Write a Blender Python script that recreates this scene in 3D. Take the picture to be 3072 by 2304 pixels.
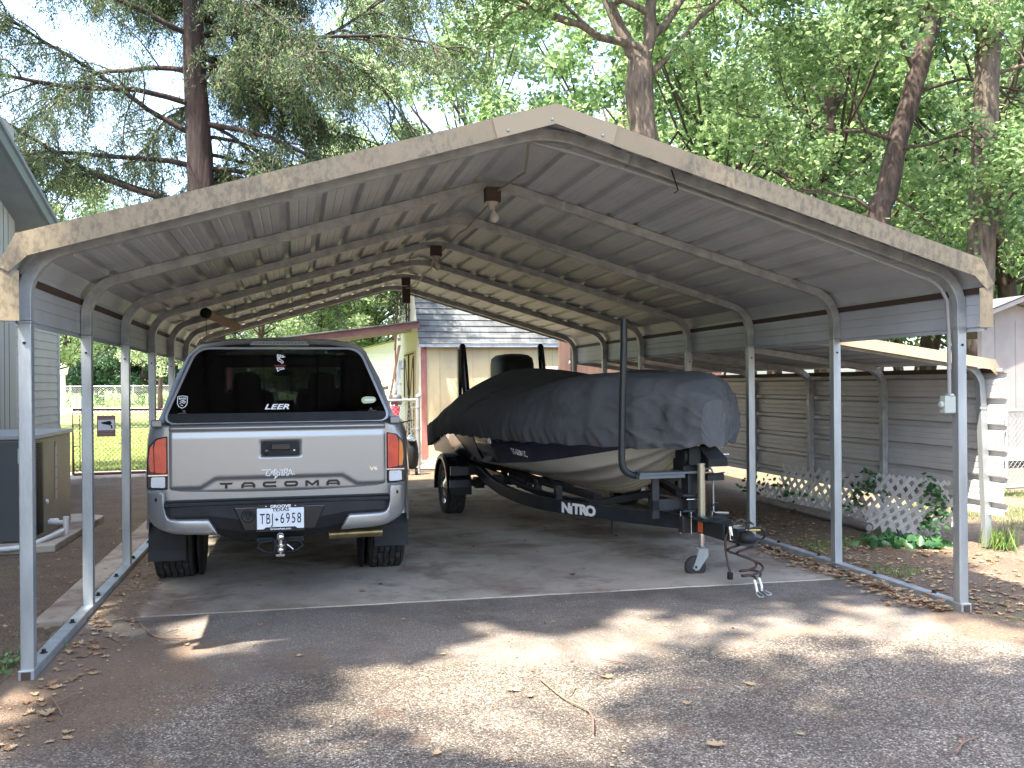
import bpy, math, random
import numpy as np
from mathutils import Vector, Matrix, noise

R = math.radians
sc = bpy.context.scene
col = sc.collection
for o in list(bpy.data.objects):
    bpy.data.objects.remove(o)

# ------------------------------------------------------------------ camera
CAM = Vector((-1.4010, -5.1095, 1.4911)); YAW, PITCH, ROLL, FPX = .2283, .0005, -.0082, 2783.0
fw = Vector((math.sin(YAW)*math.cos(PITCH), math.cos(YAW)*math.cos(PITCH), math.sin(PITCH)))
rt = fw.cross(Vector((0, 0, 1))).normalized(); up = rt.cross(fw)
rt2 = rt*math.cos(ROLL)+up*math.sin(ROLL); up2 = -rt*math.sin(ROLL)+up*math.cos(ROLL)
cd = bpy.data.cameras.new('camera'); cam = bpy.data.objects.new('camera', cd); col.objects.link(cam)
cam.matrix_world = Matrix(((rt2.x, up2.x, -fw.x, CAM.x), (rt2.y, up2.y, -fw.y, CAM.y), (rt2.z, up2.z, -fw.z, CAM.z), (0, 0, 0, 1)))
cd.sensor_width = 36; cd.lens = 36*FPX/3072; cd.clip_end = 2000; cd.clip_start = .05
sc.camera = cam
# ------------------------------------------------------------------ sky + sun
SUN = Vector((-.40, -.26, .88)).normalized()
w = bpy.data.worlds.new("World"); sc.world = w; w.use_nodes = True
nt = w.node_tree; bg = nt.nodes['Background']
sky = nt.nodes.new('ShaderNodeTexSky'); sky.sky_type = 'NISHITA'; sky.sun_disc = False
sky.sun_elevation = math.asin(SUN.z); sky.sun_rotation = math.atan2(SUN.x, SUN.y)
sky.dust_density = 3.0; sky.air_density = 1.0; sky.ozone_density = 1.0
nt.links.new(sky.outputs[0], bg.inputs[0]); bg.inputs[1].default_value = .15
sl = bpy.data.lights.new('sun', 'SUN'); sl.energy = 3.8; sl.angle = R(.6); sl.color = (1, .92, .79)
so = bpy.data.objects.new('sun', sl); col.objects.link(so); so.location = SUN*40
so.rotation_euler = SUN.to_track_quat('Z', 'Y').to_euler()
sc.view_settings.view_transform = 'Standard'; sc.view_settings.look = 'None'
sc.view_settings.gamma = 1; sc.view_settings.exposure = 2.62
sc.render.engine = 'CYCLES'
sc.cycles.max_bounces = 8; sc.cycles.diffuse_bounces = 4; sc.cycles.transparent_max_bounces = 12

# ------------------------------------------------------------------ materials
def mat(name, c, rough=.6, metal=0, c2=None, vs=4, mixlo=.4, mixhi=.6, bump=0, bs=60, stretch=(1, 1, 1), spec=.5,
        island=None, trans=0, coat=0, c3=None, vs3=.6, bstretch=None, detail=6):
    m = bpy.data.materials.new(name); m.use_nodes = True; t = m.node_tree; N = t.nodes; Lk = t.links.new
    b = N['Principled BSDF']; b.inputs['Roughness'].default_value = rough; b.inputs['Metallic'].default_value = metal
    b.inputs['Specular IOR Level'].default_value = spec
    if coat: b.inputs['Coat Weight'].default_value = coat; b.inputs['Coat Roughness'].default_value = .05
    tc = N.new('ShaderNodeTexCoord')
    def mapped(s):
        mp = N.new('ShaderNodeMapping'); mp.inputs['Scale'].default_value = s; Lk(tc.outputs['Object'], mp.inputs[0]); return mp.outputs[0]
    def nz(scale, vec, d=detail):
        n = N.new('ShaderNodeTexNoise'); n.inputs['Scale'].default_value = scale; n.inputs['Detail'].default_value = d
        n.inputs['Roughness'].default_value = .6; Lk(vec, n.inputs['Vector']); return n.outputs['Fac']
    def ramp(fac, pts):
        r = N.new('ShaderNodeValToRGB'); e = r.color_ramp.elements
        while len(e) < len(pts): e.new(.5)
        for i, (p, cc) in enumerate(pts): e[i].position = p; e[i].color = (*cc, 1)
        Lk(fac, r.inputs[0]); return r.outputs[0]
    b.inputs['Base Color'].default_value = (*c, 1)
    out = None
    if island:
        g = N.new('ShaderNodeNewGeometry'); pts = [(i/max(1, len(island)-1), x) for i, x in enumerate(island)]
        out = ramp(g.outputs['Random Per Island'], pts)
    elif c2: out = ramp(nz(vs, mapped(stretch)), [(mixlo, c), (mixhi, c2)])
    if c3:
        f = N.new('ShaderNodeMix'); f.data_type = 'RGBA'
        fac = ramp(nz(vs3, mapped((1, 1, 1))), [(.5, (0, 0, 0)), (.66, (1, 1, 1))]); Lk(fac, f.inputs[0])
        if out is None: f.inputs[6].default_value = (*c, 1)
        else: Lk(out, f.inputs[6])
        f.inputs[7].default_value = (*c3, 1); out = f.outputs[2]
    if out is not None: Lk(out, b.inputs['Base Color'])
    if bump:
        bn = N.new('ShaderNodeBump'); bn.inputs['Strength'].default_value = bump; bn.inputs['Distance'].default_value = .02
        Lk(nz(bs, mapped(bstretch or stretch)), bn.inputs['Height']); Lk(bn.outputs[0], b.inputs['Normal'])
    if trans:
        tr = N.new('ShaderNodeBsdfTranslucent'); mx = N.new('ShaderNodeMixShader'); mx.inputs[0].default_value = trans
        if out is not None: Lk(out, tr.inputs[0])
        else: tr.inputs[0].default_value = (*c, 1)
        Lk(b.outputs[0], mx.inputs[1]); Lk(tr.outputs[0], mx.inputs[2]); Lk(mx.outputs[0], N['Material Output'].inputs[0])
    return m

def glass(name, tint, rough=.02, gl=.08):
    m = bpy.data.materials.new(name); m.use_nodes = True; t = m.node_tree; N = t.nodes; Lk = t.links.new
    N.remove(N['Principled BSDF']); tr = N.new('ShaderNodeBsdfTransparent'); tr.inputs[0].default_value = (*tint, 1)
    g = N.new('ShaderNodeBsdfGlossy'); g.inputs['Roughness'].default_value = rough
    fr = N.new('ShaderNodeFresnel'); fr.inputs[0].default_value = 1.45; mx = N.new('ShaderNodeMixShader')
    Lk(fr.outputs[0], mx.inputs[0]); Lk(tr.outputs[0], mx.inputs[1]); Lk(g.outputs[0], mx.inputs[2]); Lk(mx.outputs[0], N['Material Output'].inputs[0])
    return m

def ground_mat(name, kind):
    m = bpy.data.materials.new(name); m.use_nodes = True; t = m.node_tree; N = t.nodes; Lk = t.links.new
    b = N['Principled BSDF']; b.inputs['Roughness'].default_value = .9; b.inputs['Specular IOR Level'].default_value = .2
    tc = N.new('ShaderNodeTexCoord'); P = tc.outputs['Object']
    def nz(s, d=8, r=.62, dist=0):
        n = N.new('ShaderNodeTexNoise'); n.inputs['Scale'].default_value = s; n.inputs['Detail'].default_value = d
        n.inputs['Roughness'].default_value = r; n.inputs['Distortion'].default_value = dist; Lk(P, n.inputs['Vector']); return n.outputs['Fac']
    def ramp(fac, pts, mode='LINEAR'):
        r = N.new('ShaderNodeValToRGB'); r.color_ramp.interpolation = mode; e = r.color_ramp.elements
        while len(e) < len(pts): e.new(.5)
        for i, (p, cc) in enumerate(pts): e[i].position = p; e[i].color = ((cc,)*3 if isinstance(cc, (int, float)) else tuple(cc))+(1,)
        Lk(fac, r.inputs[0]); return r.outputs[0]
    def mix(f, a, c, mode='MIX'):
        x = N.new('ShaderNodeMix'); x.data_type = 'RGBA'; x.blend_type = mode
        for inp, v in ((0, f), (6, a), (7, c)):
            if isinstance(v, (int, float)): x.inputs[inp].default_value = v
            elif isinstance(v, tuple): x.inputs[inp].default_value = (*v, 1)
            else: Lk(v, x.inputs[inp])
        return x.outputs[2]
    def math_(op, a, c=None, clamp=False):
        x = N.new('ShaderNodeMath'); x.operation = op; x.use_clamp = clamp
        for i, v in ((0, a), (1, c)):
            if v is None: continue
            if isinstance(v, (int, float)): x.inputs[i].default_value = v
            else: Lk(v, x.inputs[i])
        return x.outputs[0]
    def voro(s, feature='F1', rnd=1):
        v = N.new('ShaderNodeTexVoronoi'); v.inputs['Scale'].default_value = s; v.feature = feature; v.inputs['Randomness'].default_value = rnd
        Lk(P, v.inputs['Vector']); return v
    sx = N.new('ShaderNodeSeparateXYZ'); Lk(P, sx.inputs[0]); X, Y = sx.outputs[0], sx.outputs[1]
    dirt = ramp(nz(2.2, 10, .7), [(.3, (.075, .054, .040)), (.5, (.14, .098, .070)), (.7, (.21, .155, .115))])
    dirt = mix(ramp(nz(75, 5, .75), [(.46, 0), (.60, .9)]), dirt, (.30, .235, .165)); dirt = mix(ramp(nz(48, 6, .75), [(.36, .85), (.47, 0)]), dirt, (.045, .032, .025))
    if kind == 'dirt':
        green = mix(ramp(nz(.55, 6), [(.55, 0), (.66, .55)]), dirt, (.13, .15, .06)); c = green
        far = math_('MULTIPLY', math_('SUBTRACT', Y, 11.2), .8, True); c = mix(far, c, (.16, .23, .06))
        h = nz(45, 8, .7); st, ds = .9, .03
    elif kind == 'lawn':
        c = ramp(nz(.45, 7, .65), [(.3, (.14, .20, .055)), (.5, (.25, .29, .085)), (.72, (.36, .37, .14))])
        c = mix(ramp(nz(14, 5), [(.4, 0), (.7, .5)]), c, (.30, .36, .10)); h = nz(60, 6); st, ds = .9, .05
    elif kind == 'asphalt':
        v = voro(115); vr = N.new('ShaderNodeSeparateColor'); Lk(v.outputs['Color'], vr.inputs[0])
        chips = ramp(vr.outputs[0], [(0, (.105, .088, .072)), (.35, (.20, .168, .137)), (.70, (.30, .255, .208)), (.88, (.40, .35, .29)), (1, (.66, .59, .49))])
        v2 = voro(190); vr2 = N.new('ShaderNodeSeparateColor'); Lk(v2.outputs['Color'], vr2.inputs[0])
        fine = ramp(vr2.outputs[1], [(0, (.135, .118, .103)), (.7, (.20, .175, .152)), (.92, (.27, .238, .208)), (1, (.40, .37, .32))])
        gap = ramp(v.outputs['Distance'], [(.35, 1), (.65, .55)])
        chips = mix(1.0, chips, gap, 'MULTIPLY')
        edge = math_('ADD', math_('ADD', math_('MULTIPLY', Y, 1.3), math_('MULTIPLY', nz(.7, 5), 2.2)), math_('MULTIPLY', X, -.06))
        fmask = ramp(edge, [(.62, 0), (.9, 1)])
        c = mix(fmask, chips, fine)
        c = mix(ramp(nz(1.15, 9, .68, .4), [(.38, .75), (.56, 0)]), c, mix(.7, c, (.055, .045, .038))); c = mix(ramp(nz(2.6, 8, .7), [(.56, 0), (.68, .55)]), c, (.19, .12, .08))
        # dirt and needles lying on the asphalt
        dm = math_('ADD', nz(.9, 8, .62), math_('MULTIPLY', math_('SUBTRACT', -2.2, X), .22))
        d2 = math_('ADD', nz(1.1, 8, .62), math_('MULTIPLY', math_('SUBTRACT', X, 3.0), .20))
        dd = math_('MAXIMUM', dm, d2); band = math_('MULTIPLY', math_('SUBTRACT', .9, math_('ABSOLUTE', math_('ADD', Y, .15))), .26)
        dd = math_('ADD', dd, math_('MAXIMUM', band, 0))
        dmask = math_('MULTIPLY', ramp(dd, [(.50, 0), (.62, 1)]), ramp(nz(38, 6, .7), [(.30, .25), (.52, 1)]))
        c = mix(dmask, c, mix(.5, dirt, (.17, .115, .082)))
        hh = math_('SUBTRACT', 1, v.outputs['Distance']); h = math_('ADD', math_('MULTIPLY', hh, math_('SUBTRACT', 1, fmask)), math_('MULTIPLY', nz(120, 4), .35)); st, ds = .8, .012
    else:  # concrete
        c = ramp(nz(1.6, 9, .6), [(.32, (.29, .25, .20)), (.5, (.42, .365, .30)), (.68, (.50, .45, .375))])
        c = mix(ramp(nz(.9, 8, .66, .5), [(.5, 0), (.62, .75)]), c, (.15, .10, .075))
        c = mix(ramp(nz(2.1, 9, .72, .3), [(.54, 0), (.68, .7)]), c, (.11, .08, .062)); c = mix(ramp(nz(.5, 3, .5), [(.45, 0), (.6, .35)]), c, (.15, .115, .09))
        vs_ = voro(9); c = mix(ramp(vs_.outputs['Distance'], [(.05, .6), (.12, 0)]), c, (.13, .08, .055))
        side = math_('MAXIMUM', math_('MULTIPLY', math_('SUBTRACT', .34, math_('ABSOLUTE', math_('ADD', X, 2.60))), 2.2), math_('MULTIPLY', math_('SUBTRACT', .3, math_('ABSOLUTE', math_('SUBTRACT', X, 2.62))), 2.2))
        c = mix(ramp(math_('ADD', side, math_('MULTIPLY', nz(5, 6), .5)), [(.48, 0), (.60, .95)]), c, dirt)
        h = nz(70, 6); st, ds = .25, .01
    Lk(c, b.inputs['Base Color'])
    bn = N.new('ShaderNodeBump'); bn.inputs['Strength'].default_value = st; bn.inputs['Distance'].default_value = ds
    Lk(h, bn.inputs['Height']); Lk(bn.outputs[0], b.inputs['Normal'])
    return m

M = {}
M['galv'] = mat('galvanised_steel', (.30, .32, .33), .42, .55, (.42, .45, .46), 7, .35, .65, .12, 40, (1, 1, .25))
M['galv_d'] = mat('dull_galvanised_steel', (.26, .275, .28), .5, .3, (.42, .435, .435), 9, .35, .65, .15, 30)
M['sheet'] = mat('grey_painted_sheet_metal', (.37, .40, .435), .5, 0, (.44, .47, .505), 1.3, .35, .65, .05, 60, c3=(.32, .34, .355), vs3=.8)
M['sheet_w'] = mat('pale_siding_sheet', (.47, .46, .45), .45, 0, (.54, .53, .52), 2, .35, .65, .05, 60)
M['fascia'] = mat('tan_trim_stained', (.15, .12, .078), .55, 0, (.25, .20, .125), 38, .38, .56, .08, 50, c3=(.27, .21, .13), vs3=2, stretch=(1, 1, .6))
M['fascia_r'] = mat('tan_trim', (.44, .32, .20), .45, 0, (.50, .37, .24), 3, .35, .65)
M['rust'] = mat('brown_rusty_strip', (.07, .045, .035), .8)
M['black'] = mat('black_plastic', (.010, .011, .013), .55, 0, (.016, .017, .019), 8, bump=.1, bs=200, spec=.3)
M['black_gloss'] = mat('black_gloss', (.012, .013, .017), .22)
M['rubber'] = mat('tyre_rubber', (.022, .022, .022), .75, 0, (.045, .04, .035), 6, .45, .65, .3, 90)
M['silver'] = mat('silver_truck_paint', (.295, .30, .30), .32, .62, (.315, .32, .32), 200, coat=.5)
M['cap'] = mat('silver_cap_paint_dusty', (.20, .205, .21), .36, .55, (.23, .235, .24), 30, coat=.3)
M['chrome'] = mat('chrome', (.75, .75, .75), .15, 1)
M['redlens'] = mat('red_lens', (.42, .018, .012), .12, 0, (.55, .03, .015), 14, coat=1)
M['amberlens'] = mat('amber_lens', (.60, .17, .02), .15, 0, coat=1)
M['clearlens'] = mat('clear_lens', (.52, .54, .56), .15, .3, (.70, .72, .74), 60, .3, .7, .4, 90, (1, 1, 6), coat=1)
M['white'] = mat('white_paint', (.78, .78, .76), .5)
M['sticker'] = mat('white_decal', (.85, .85, .85), .5)
M['green_sticker'] = mat('pale_green_decal', (.45, .55, .33), .5)
M['redpaint'] = mat('red_paint', (.45, .03, .02), .4)
M['orange'] = mat('orange_reflector', (.85, .16, .02), .3, coat=1)
M['plate'] = mat('number_plate_white', (.62, .66, .70), .4, 0, (.70, .73, .76), 20)
M['tglass'] = glass('tinted_glass', (.20, .21, .25))
M['cglass'] = glass('cab_glass', (.62, .68, .62))
M['interior'] = mat('dark_interior', (.015, .015, .018), .8)
M['bronze'] = mat('heat_stained_exhaust', (.22, .17, .09), .35, .8, (.32, .26, .14), 12)
M['trailer'] = mat('dark_grey_trailer_paint', (.016, .020, .024), .38, .1, (.024, .028, .033), 10, .35, .65)
M['bunk'] = mat('black_bunk_carpet', (.012, .012, .014), .95)
M['cover'] = mat('charcoal_boat_cover_cloth', (.088, .092, .098), .9, 0, (.112, .118, .125), 2.5, .35, .65, .35, 9, bstretch=(1, 1, .5), c3=(.058, .060, .062), vs3=2.5, spec=.2)
M['navy'] = mat('navy_gelcoat', (.010, .014, .035), .2, 0, (.014, .018, .042), 5, coat=.6)
M['cream'] = mat('cream_gelcoat', (.74, .71, .62), .35, 0, (.80, .77, .68), 1.5, .35, .65, coat=.2)
M['hullgray'] = mat('taupe_hull_graphic', (.24, .22, .23), .35)
M['yellowline'] = mat('faded_yellow_keel_strip', (.58, .50, .22), .5)
M['cedarbark'] = mat('cedar_bark', (.016, .011, .010), .95, 0, (.05, .030, .026), 9, .38, .66, 1.2, 14, (1, 1, .12))
M['oakbark'] = mat('oak_bark', (.045, .035, .028), .95, 0, (.15, .118, .09), 12, .35, .65, 1.3, 16, (1, 1, .2))
M['oakbark_d'] = mat('dark_oak_bark', (.025, .018, .015), .95, 0, (.085, .058, .045), 12, .35, .65, 1.3, 16, (1, 1, .2))
M['twig'] = mat('twig_bark', (.035, .024, .022), .95, 0, (.07, .05, .042), 8)
M['oakleaf'] = mat('oak_leaves', (.1, .2, .04), .5, island=[(.07, .13, .05), (.14, .24, .08), (.17, .27, .12), (.25, .37, .14), (.40, .50, .24)], trans=.48, spec=.35)
M['farleaf'] = mat('hazy_pale_tree_leaves', (.1, .2, .04), .5, island=[(.17, .24, .12), (.27, .36, .18), (.34, .44, .24), (.44, .54, .32)], trans=.48, spec=.5)  # haze over the background trees is put into these paler leaf colours
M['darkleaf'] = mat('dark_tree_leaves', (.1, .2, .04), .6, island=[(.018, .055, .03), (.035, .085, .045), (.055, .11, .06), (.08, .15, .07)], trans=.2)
M['cedarleaf'] = mat('cedar_sprays', (.05, .1, .04), .7, island=[(.03, .05, .04), (.04, .075, .045), (.055, .10, .045), (.09, .15, .05), (.14, .18, .06), (.09, .075, .04)], trans=.30)
M['ivy'] = mat('ivy_leaves', (.04, .1, .03), .4, island=[(.02, .07, .025), (.04, .12, .04), (.07, .17, .05)], trans=.2)
M['dryleaf'] = mat('dry_leaves', (.3, .2, .1), .8, island=[(.16, .085, .045), (.28, .16, .085), (.40, .27, .15), (.48, .36, .22), (.22, .10, .05)], trans=.15)
M['grassblade'] = mat('grass_blades', (.1, .2, .05), .6, island=[(.08, .14, .03), (.14, .24, .05), (.24, .30, .09)], trans=.3)
M['siding_g'] = mat('pale_green_grey_siding', (.31, .31, .285), .6, 0, (.37, .37, .34), 2, .3, .7, .1, 40)
M['siding_v'] = mat('grey_green_board_siding', (.24, .245, .225), .6, 0, (.31, .315, .29), 3, .3, .7, .2, 30, (6, 6, .3))
M['soffit'] = mat('blue_grey_soffit', (.13, .155, .165), .6, 0, (.15, .175, .185), 3)
M['roofedge'] = mat('dark_green_grey_fascia', (.12, .15, .14), .55)
M['shingle_d'] = mat('dark_shingle', (.08, .08, .08), .9, 0, (.13, .13, .13), 20)
M['ac'] = mat('grey_brown_metal_panel', (.17, .155, .115), .45, .1, (.20, .185, .14), 3)
M['ac_d'] = mat('dark_grey_louvre_panel', (.075, .077, .08), .5, .1)
M['acgrey'] = mat('light_grey_metal_edge', (.30, .31, .31), .45, .2)
M['pvc'] = mat('white_pvc', (.70, .70, .68), .4)
M['tan'] = mat('tan_board_siding', (.50, .42, .245), .7, 0, (.57, .485, .29), 2, .3, .7, .1, 30, (1, 1, .4), c3=(.42, .36, .24), vs3=1.2)
M['cream_w'] = mat('cream_board', (.60, .56, .46), .7, 0, (.66, .62, .52), 3, .3, .7)
M['pink'] = mat('faded_pink_trim', (.26, .105, .09), .7, 0, (.31, .14, .12), 6)
M['shingle'] = None
M['brown_w'] = mat('brown_wood_panel', (.085, .045, .03), .8, 0, (.15, .085, .06), 3, .3, .7, .3, 20, (4, 4, .3))
M['darkbrown'] = mat('dark_brown_door_brace', (.10, .06, .04), .8)
M['gray_shed'] = mat('light_grey_painted_board', (.21, .20, .19), .7, 0, (.25, .235, .225), 2)
M['rustred'] = mat('rust_red_pipe', (.17, .045, .035), .6, .2, (.11, .05, .045), 12)
M['wire'] = mat('brown_grey_wire', (.20, .13, .10), .6, .2)
M['wiregalv'] = mat('galvanised_wire', (.40, .41, .41), .5, .5)
M['lattice'] = mat('weathered_white_lattice', (.58, .56, .52), .6, 0, (.70, .68, .64), 4, .35, .65)
M['signbrown'] = mat('brown_sign', (.16, .08, .065), .5)
M['signwhite'] = mat('grey_white_sign', (.60, .60, .62), .5)
M['bulb'] = mat('white_glass_bulb', (.72, .70, .62), .2, trans=.4)
M['cable'] = mat('grey_cable', (.28, .26, .22), .6)
M['cardboard'] = mat('tan_cloth_roll', (.46, .33, .21), .8, 0, (.55, .41, .28), 6, .3, .7, .2, 30)
M['redcloth'] = mat('red_cloth', (.42, .02, .05), .8)
M['copper'] = mat('brown_coiled_cable', (.045, .022, .018), .5)
M['pipe_g'] = mat('grey_pipe', (.20, .17, .16), .6, 0, (.28, .24, .22), 6)
M['redcone'] = mat('red_plastic', (.75, .05, .03), .5)
M['ground'] = ground_mat('brown_dirt', 'dirt'); M['lawn'] = ground_mat('mown_lawn', 'lawn')
M['asphalt'] = ground_mat('coarse_asphalt', 'asphalt'); M['concrete'] = ground_mat('stained_concrete', 'concrete')

def brickmat(name, c1, c2, mort, sx, bw, rh, msz, rough=.9, plane='XZ'):
    m = bpy.data.materials.new(name); m.use_nodes = True; t = m.node_tree; N = t.nodes; Lk = t.links.new; b = N['Principled BSDF']
    b.inputs['Roughness'].default_value = rough
    tc = N.new('ShaderNodeTexCoord'); sp = N.new('ShaderNodeSeparateXYZ'); cb = N.new('ShaderNodeCombineXYZ')
    Lk(tc.outputs['Object'], sp.inputs[0]); Lk(sp.outputs[0 if plane[0] == 'X' else 1], cb.inputs[0]); Lk(sp.outputs[2], cb.inputs[1])
    br = N.new('ShaderNodeTexBrick'); br.inputs['Color1'].default_value = (*c1, 1); br.inputs['Color2'].default_value = (*c2, 1); br.inputs['Mortar'].default_value = (*mort, 1)
    br.inputs['Scale'].default_value = sx; br.inputs['Brick Width'].default_value = bw; br.inputs['Row Height'].default_value = rh; br.inputs['Mortar Size'].default_value = msz
    Lk(cb.outputs[0], br.inputs[0]); nzx = N.new('ShaderNodeTexNoise'); nzx.inputs['Scale'].default_value = 3; Lk(tc.outputs['Object'], nzx.inputs['Vector'])
    mx = N.new('ShaderNodeMix'); mx.data_type = 'RGBA'; mx.blend_type = 'OVERLAY'; mx.inputs[0].default_value = .5; Lk(br.outputs[0], mx.inputs[6]); Lk(nzx.outputs['Fac'], mx.inputs[7])
    Lk(mx.outputs[2], b.inputs['Base Color']); return m
M['shingle'] = brickmat('shaded_grey_green_shingles', (.075, .082, .085), (.125, .135, .138), (.05, .055, .055), 1, .17, .135, .003)  # tree shade over the shed roof is put into this darkened shingle colour
M['foundation'] = brickmat('grey_block_foundation', (.22, .21, .19), (.27, .26, .24), (.12, .12, .11), 1, .4, .2, .01, plane='YZ')

# ------------------------------------------------------------------ object helpers
ORIG = {}
def link(o, parent=None):
    col.objects.link(o)
    if parent is not None: o.parent = parent
    return o
def tag(o, label=None, cat=None, group=None, kind=None):
    if label: o['label'] = label
    if cat: o['category'] = cat
    if group: o['group'] = group
    if kind: o['kind'] = kind
    return o
def thing(name, label, cat, loc=(0, 0, 0), rz=0, group=None, local=False):
    o = bpy.data.objects.new(name, None); o.empty_display_size = .2; link(o); o.location = loc; o.rotation_euler = (0, 0, rz)
    ORIG[o.name] = Vector((0, 0, 0)) if (local or rz) else Vector(loc)
    return tag(o, label, cat, group)
def copy_tree(o, parent=None):
    c = o.copy(); col.objects.link(c); c.parent = parent; ORIG[c.name] = ORIG.get(o.name, Vector())
    for ch in list(o.children): copy_tree(ch, c)
    return c

class MB:
    def __init__(s): s.v = []; s.f = []; s.sm = []
    def add(s, vs, fs, smooth=False):
        n = len(s.v); s.v += [tuple(x) for x in vs]; s.f += [tuple(i+n for i in f) for f in fs]; s.sm += [smooth]*len(fs); return s
    def box(s, x0, x1, y0, y1, z0, z1, mtx=None):
        vs = [Vector(p) for p in ((x0, y0, z0), (x1, y0, z0), (x1, y1, z0), (x0, y1, z0), (x0, y0, z1), (x1, y0, z1), (x1, y1, z1), (x0, y1, z1))]
        if mtx: vs = [mtx @ q for q in vs]
        return s.add(vs, [(3, 2, 1, 0), (4, 5, 6, 7), (0, 1, 5, 4), (1, 2, 6, 5), (2, 3, 7, 6), (3, 0, 4, 7)])
    def beam(s, p0, p1, w, h, up_=(0, 0, 1)):
        p0, p1 = Vector(p0), Vector(p1); d = (p1-p0).normalized(); u = Vector(up_)
        r = d.cross(u)
        if r.length < 1e-4: r = d.cross(Vector((1, 0, 0)))
        r.normalize(); u = r.cross(d); r *= w/2; u *= h/2
        return s.add([p0-r-u, p0+r-u, p0+r+u, p0-r+u, p1-r-u, p1+r-u, p1+r+u, p1-r+u], [(0, 1, 2, 3), (7, 6, 5, 4), (0, 4, 5, 1), (1, 5, 6, 2), (2, 6, 7, 3), (3, 7, 4, 0)])
    def tube(s, pts, rad, n=10, smooth=True, caps=True, jitter=0, rng=None):
        pts = [Vector(p) for p in pts]; k = len(pts); rr = rad if hasattr(rad, '__len__') else [rad]*k
        t0 = (pts[1]-pts[0]).normalized(); ref = Vector((0, 0, 1)) if abs(t0.z) < .9 else Vector((1, 0, 0)); a = t0.cross(ref).normalized()
        vs = []; fs = []
        for i, p in enumerate(pts):
            t = (pts[min(i+1, k-1)]-pts[max(i-1, 0)]).normalized(); a = (a-t*a.dot(t)).normalized(); b = t.cross(a)
            for j in range(n):
                th = 2*math.pi*j/n; r = rr[i]*(1+(rng.uniform(-jitter, jitter) if jitter else 0)); vs.append(p+(a*math.cos(th)+b*math.sin(th))*r)
        for i in range(k-1):
            for j in range(n): j2 = (j+1) % n; fs.append((i*n+j, i*n+j2, (i+1)*n+j2, (i+1)*n+j))
        s.add(vs, fs, smooth)
        if caps: s.add(vs[:n], [tuple(range(n-1, -1, -1))]); s.add(vs[-n:], [tuple(range(n))])
        return s
    def cyl(s, p0, p1, r0, r1=None, n=16, smooth=True): return s.tube([p0, p1], [r0, r0 if r1 is None else r1], n, smooth)
    def lathe(s, c, axis, prof, n=32, smooth=True, closed=False):
        c = Vector(c); ax = Vector(axis).normalized(); a = ax.orthogonal().normalized(); b = ax.cross(a); vs = []; fs = []; k = len(prof)
        for (h, r) in prof:
            for j in range(n): th = 2*math.pi*j/n; vs.append(c+ax*h+(a*math.cos(th)+b*math.sin(th))*r)
        for i in range(k-1 if not closed else k):
            i2 = (i+1) % k
            for j in range(n): j2 = (j+1) % n; fs.append((i*n+j, i*n+j2, i2*n+j2, i2*n+j))
        return s.add(vs, fs, smooth)
    def prism(s, poly, y0, y1, plane='XZ'):
        n = len(poly)
        def P(a, b, t): return (a, t, b) if plane == 'XZ' else ((t, a, b) if plane == 'YZ' else (a, b, t))
        vs = [P(a, b, y0) for a, b in poly]+[P(a, b, y1) for a, b in poly]
        s.add(vs, [tuple(range(n)), tuple(range(2*n-1, n-1, -1))]+[(i, n+i, n+(i+1) % n, (i+1) % n) for i in range(n)]); return s
    def loft(s, rings, closed=True, smooth=True, caps=False):
        n = len(rings[0]); vs = [p for r in rings for p in r]; fs = []
        for i in range(len(rings)-1):
            for j in range(n if closed else n-1): j2 = (j+1) % n; fs.append((i*n+j, i*n+j2, (i+1)*n+j2, (i+1)*n+j))
        s.add(vs, fs, smooth)
        if caps: s.add(rings[0], [tuple(range(n-1, -1, -1))]); s.add(rings[-1], [tuple(range(n))])
        return s
    def sphere(s, c, r, n=16, m=10, sc_=(1, 1, 1)):
        c = Vector(c); rings = []
        for i in range(m+1):
            ph = math.pi*i/m; rings.append([c+Vector((r*sc_[0]*math.sin(ph)*math.cos(2*math.pi*j/n), r*sc_[1]*math.sin(ph)*math.sin(2*math.pi*j/n), r*sc_[2]*math.cos(ph))) for j in range(n)])
        return s.loft(rings)
    def build(s, name, m, parent=None, origin=None, bevel=0, seg=2, label=None):
        o0 = Vector(origin) if origin is not None else (ORIG.get(parent.name, Vector()) if parent is not None else Vector())
        me = bpy.data.meshes.new(name); me.from_pydata([tuple(Vector(p)-o0) for p in s.v], [], s.f); me.update()
        me.polygons.foreach_set('use_smooth', s.sm)
        if isinstance(m, (list, tuple)):
            for x in m: me.materials.append(x)
        else: me.materials.append(m)
        o = bpy.data.objects.new(name, me); link(o, parent)
        if parent is None and origin is not None: o.location = origin
        ORIG[o.name] = o0
        if bevel:
            b = o.modifiers.new('bevel', 'BEVEL'); b.width = bevel; b.segments = seg; b.limit_method = 'ANGLE'; b.angle_limit = R(35)
        if label: o['label'] = label
        return o

def rounded(poly, r, n=4):
    out = []; k = len(poly)
    for i in range(k):
        p = Vector(poly[i]); a = Vector(poly[i-1])-p; b = Vector(poly[(i+1) % k])-p; ra = min(r, a.length*.45, b.length*.45)
        A = p+a.normalized()*ra; B = p+b.normalized()*ra
        for j in range(n+1): t = j/n; q = A*(1-t)**2+p*2*t*(1-t)+B*t*t; out.append((q.x, q.y))
    return out

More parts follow.
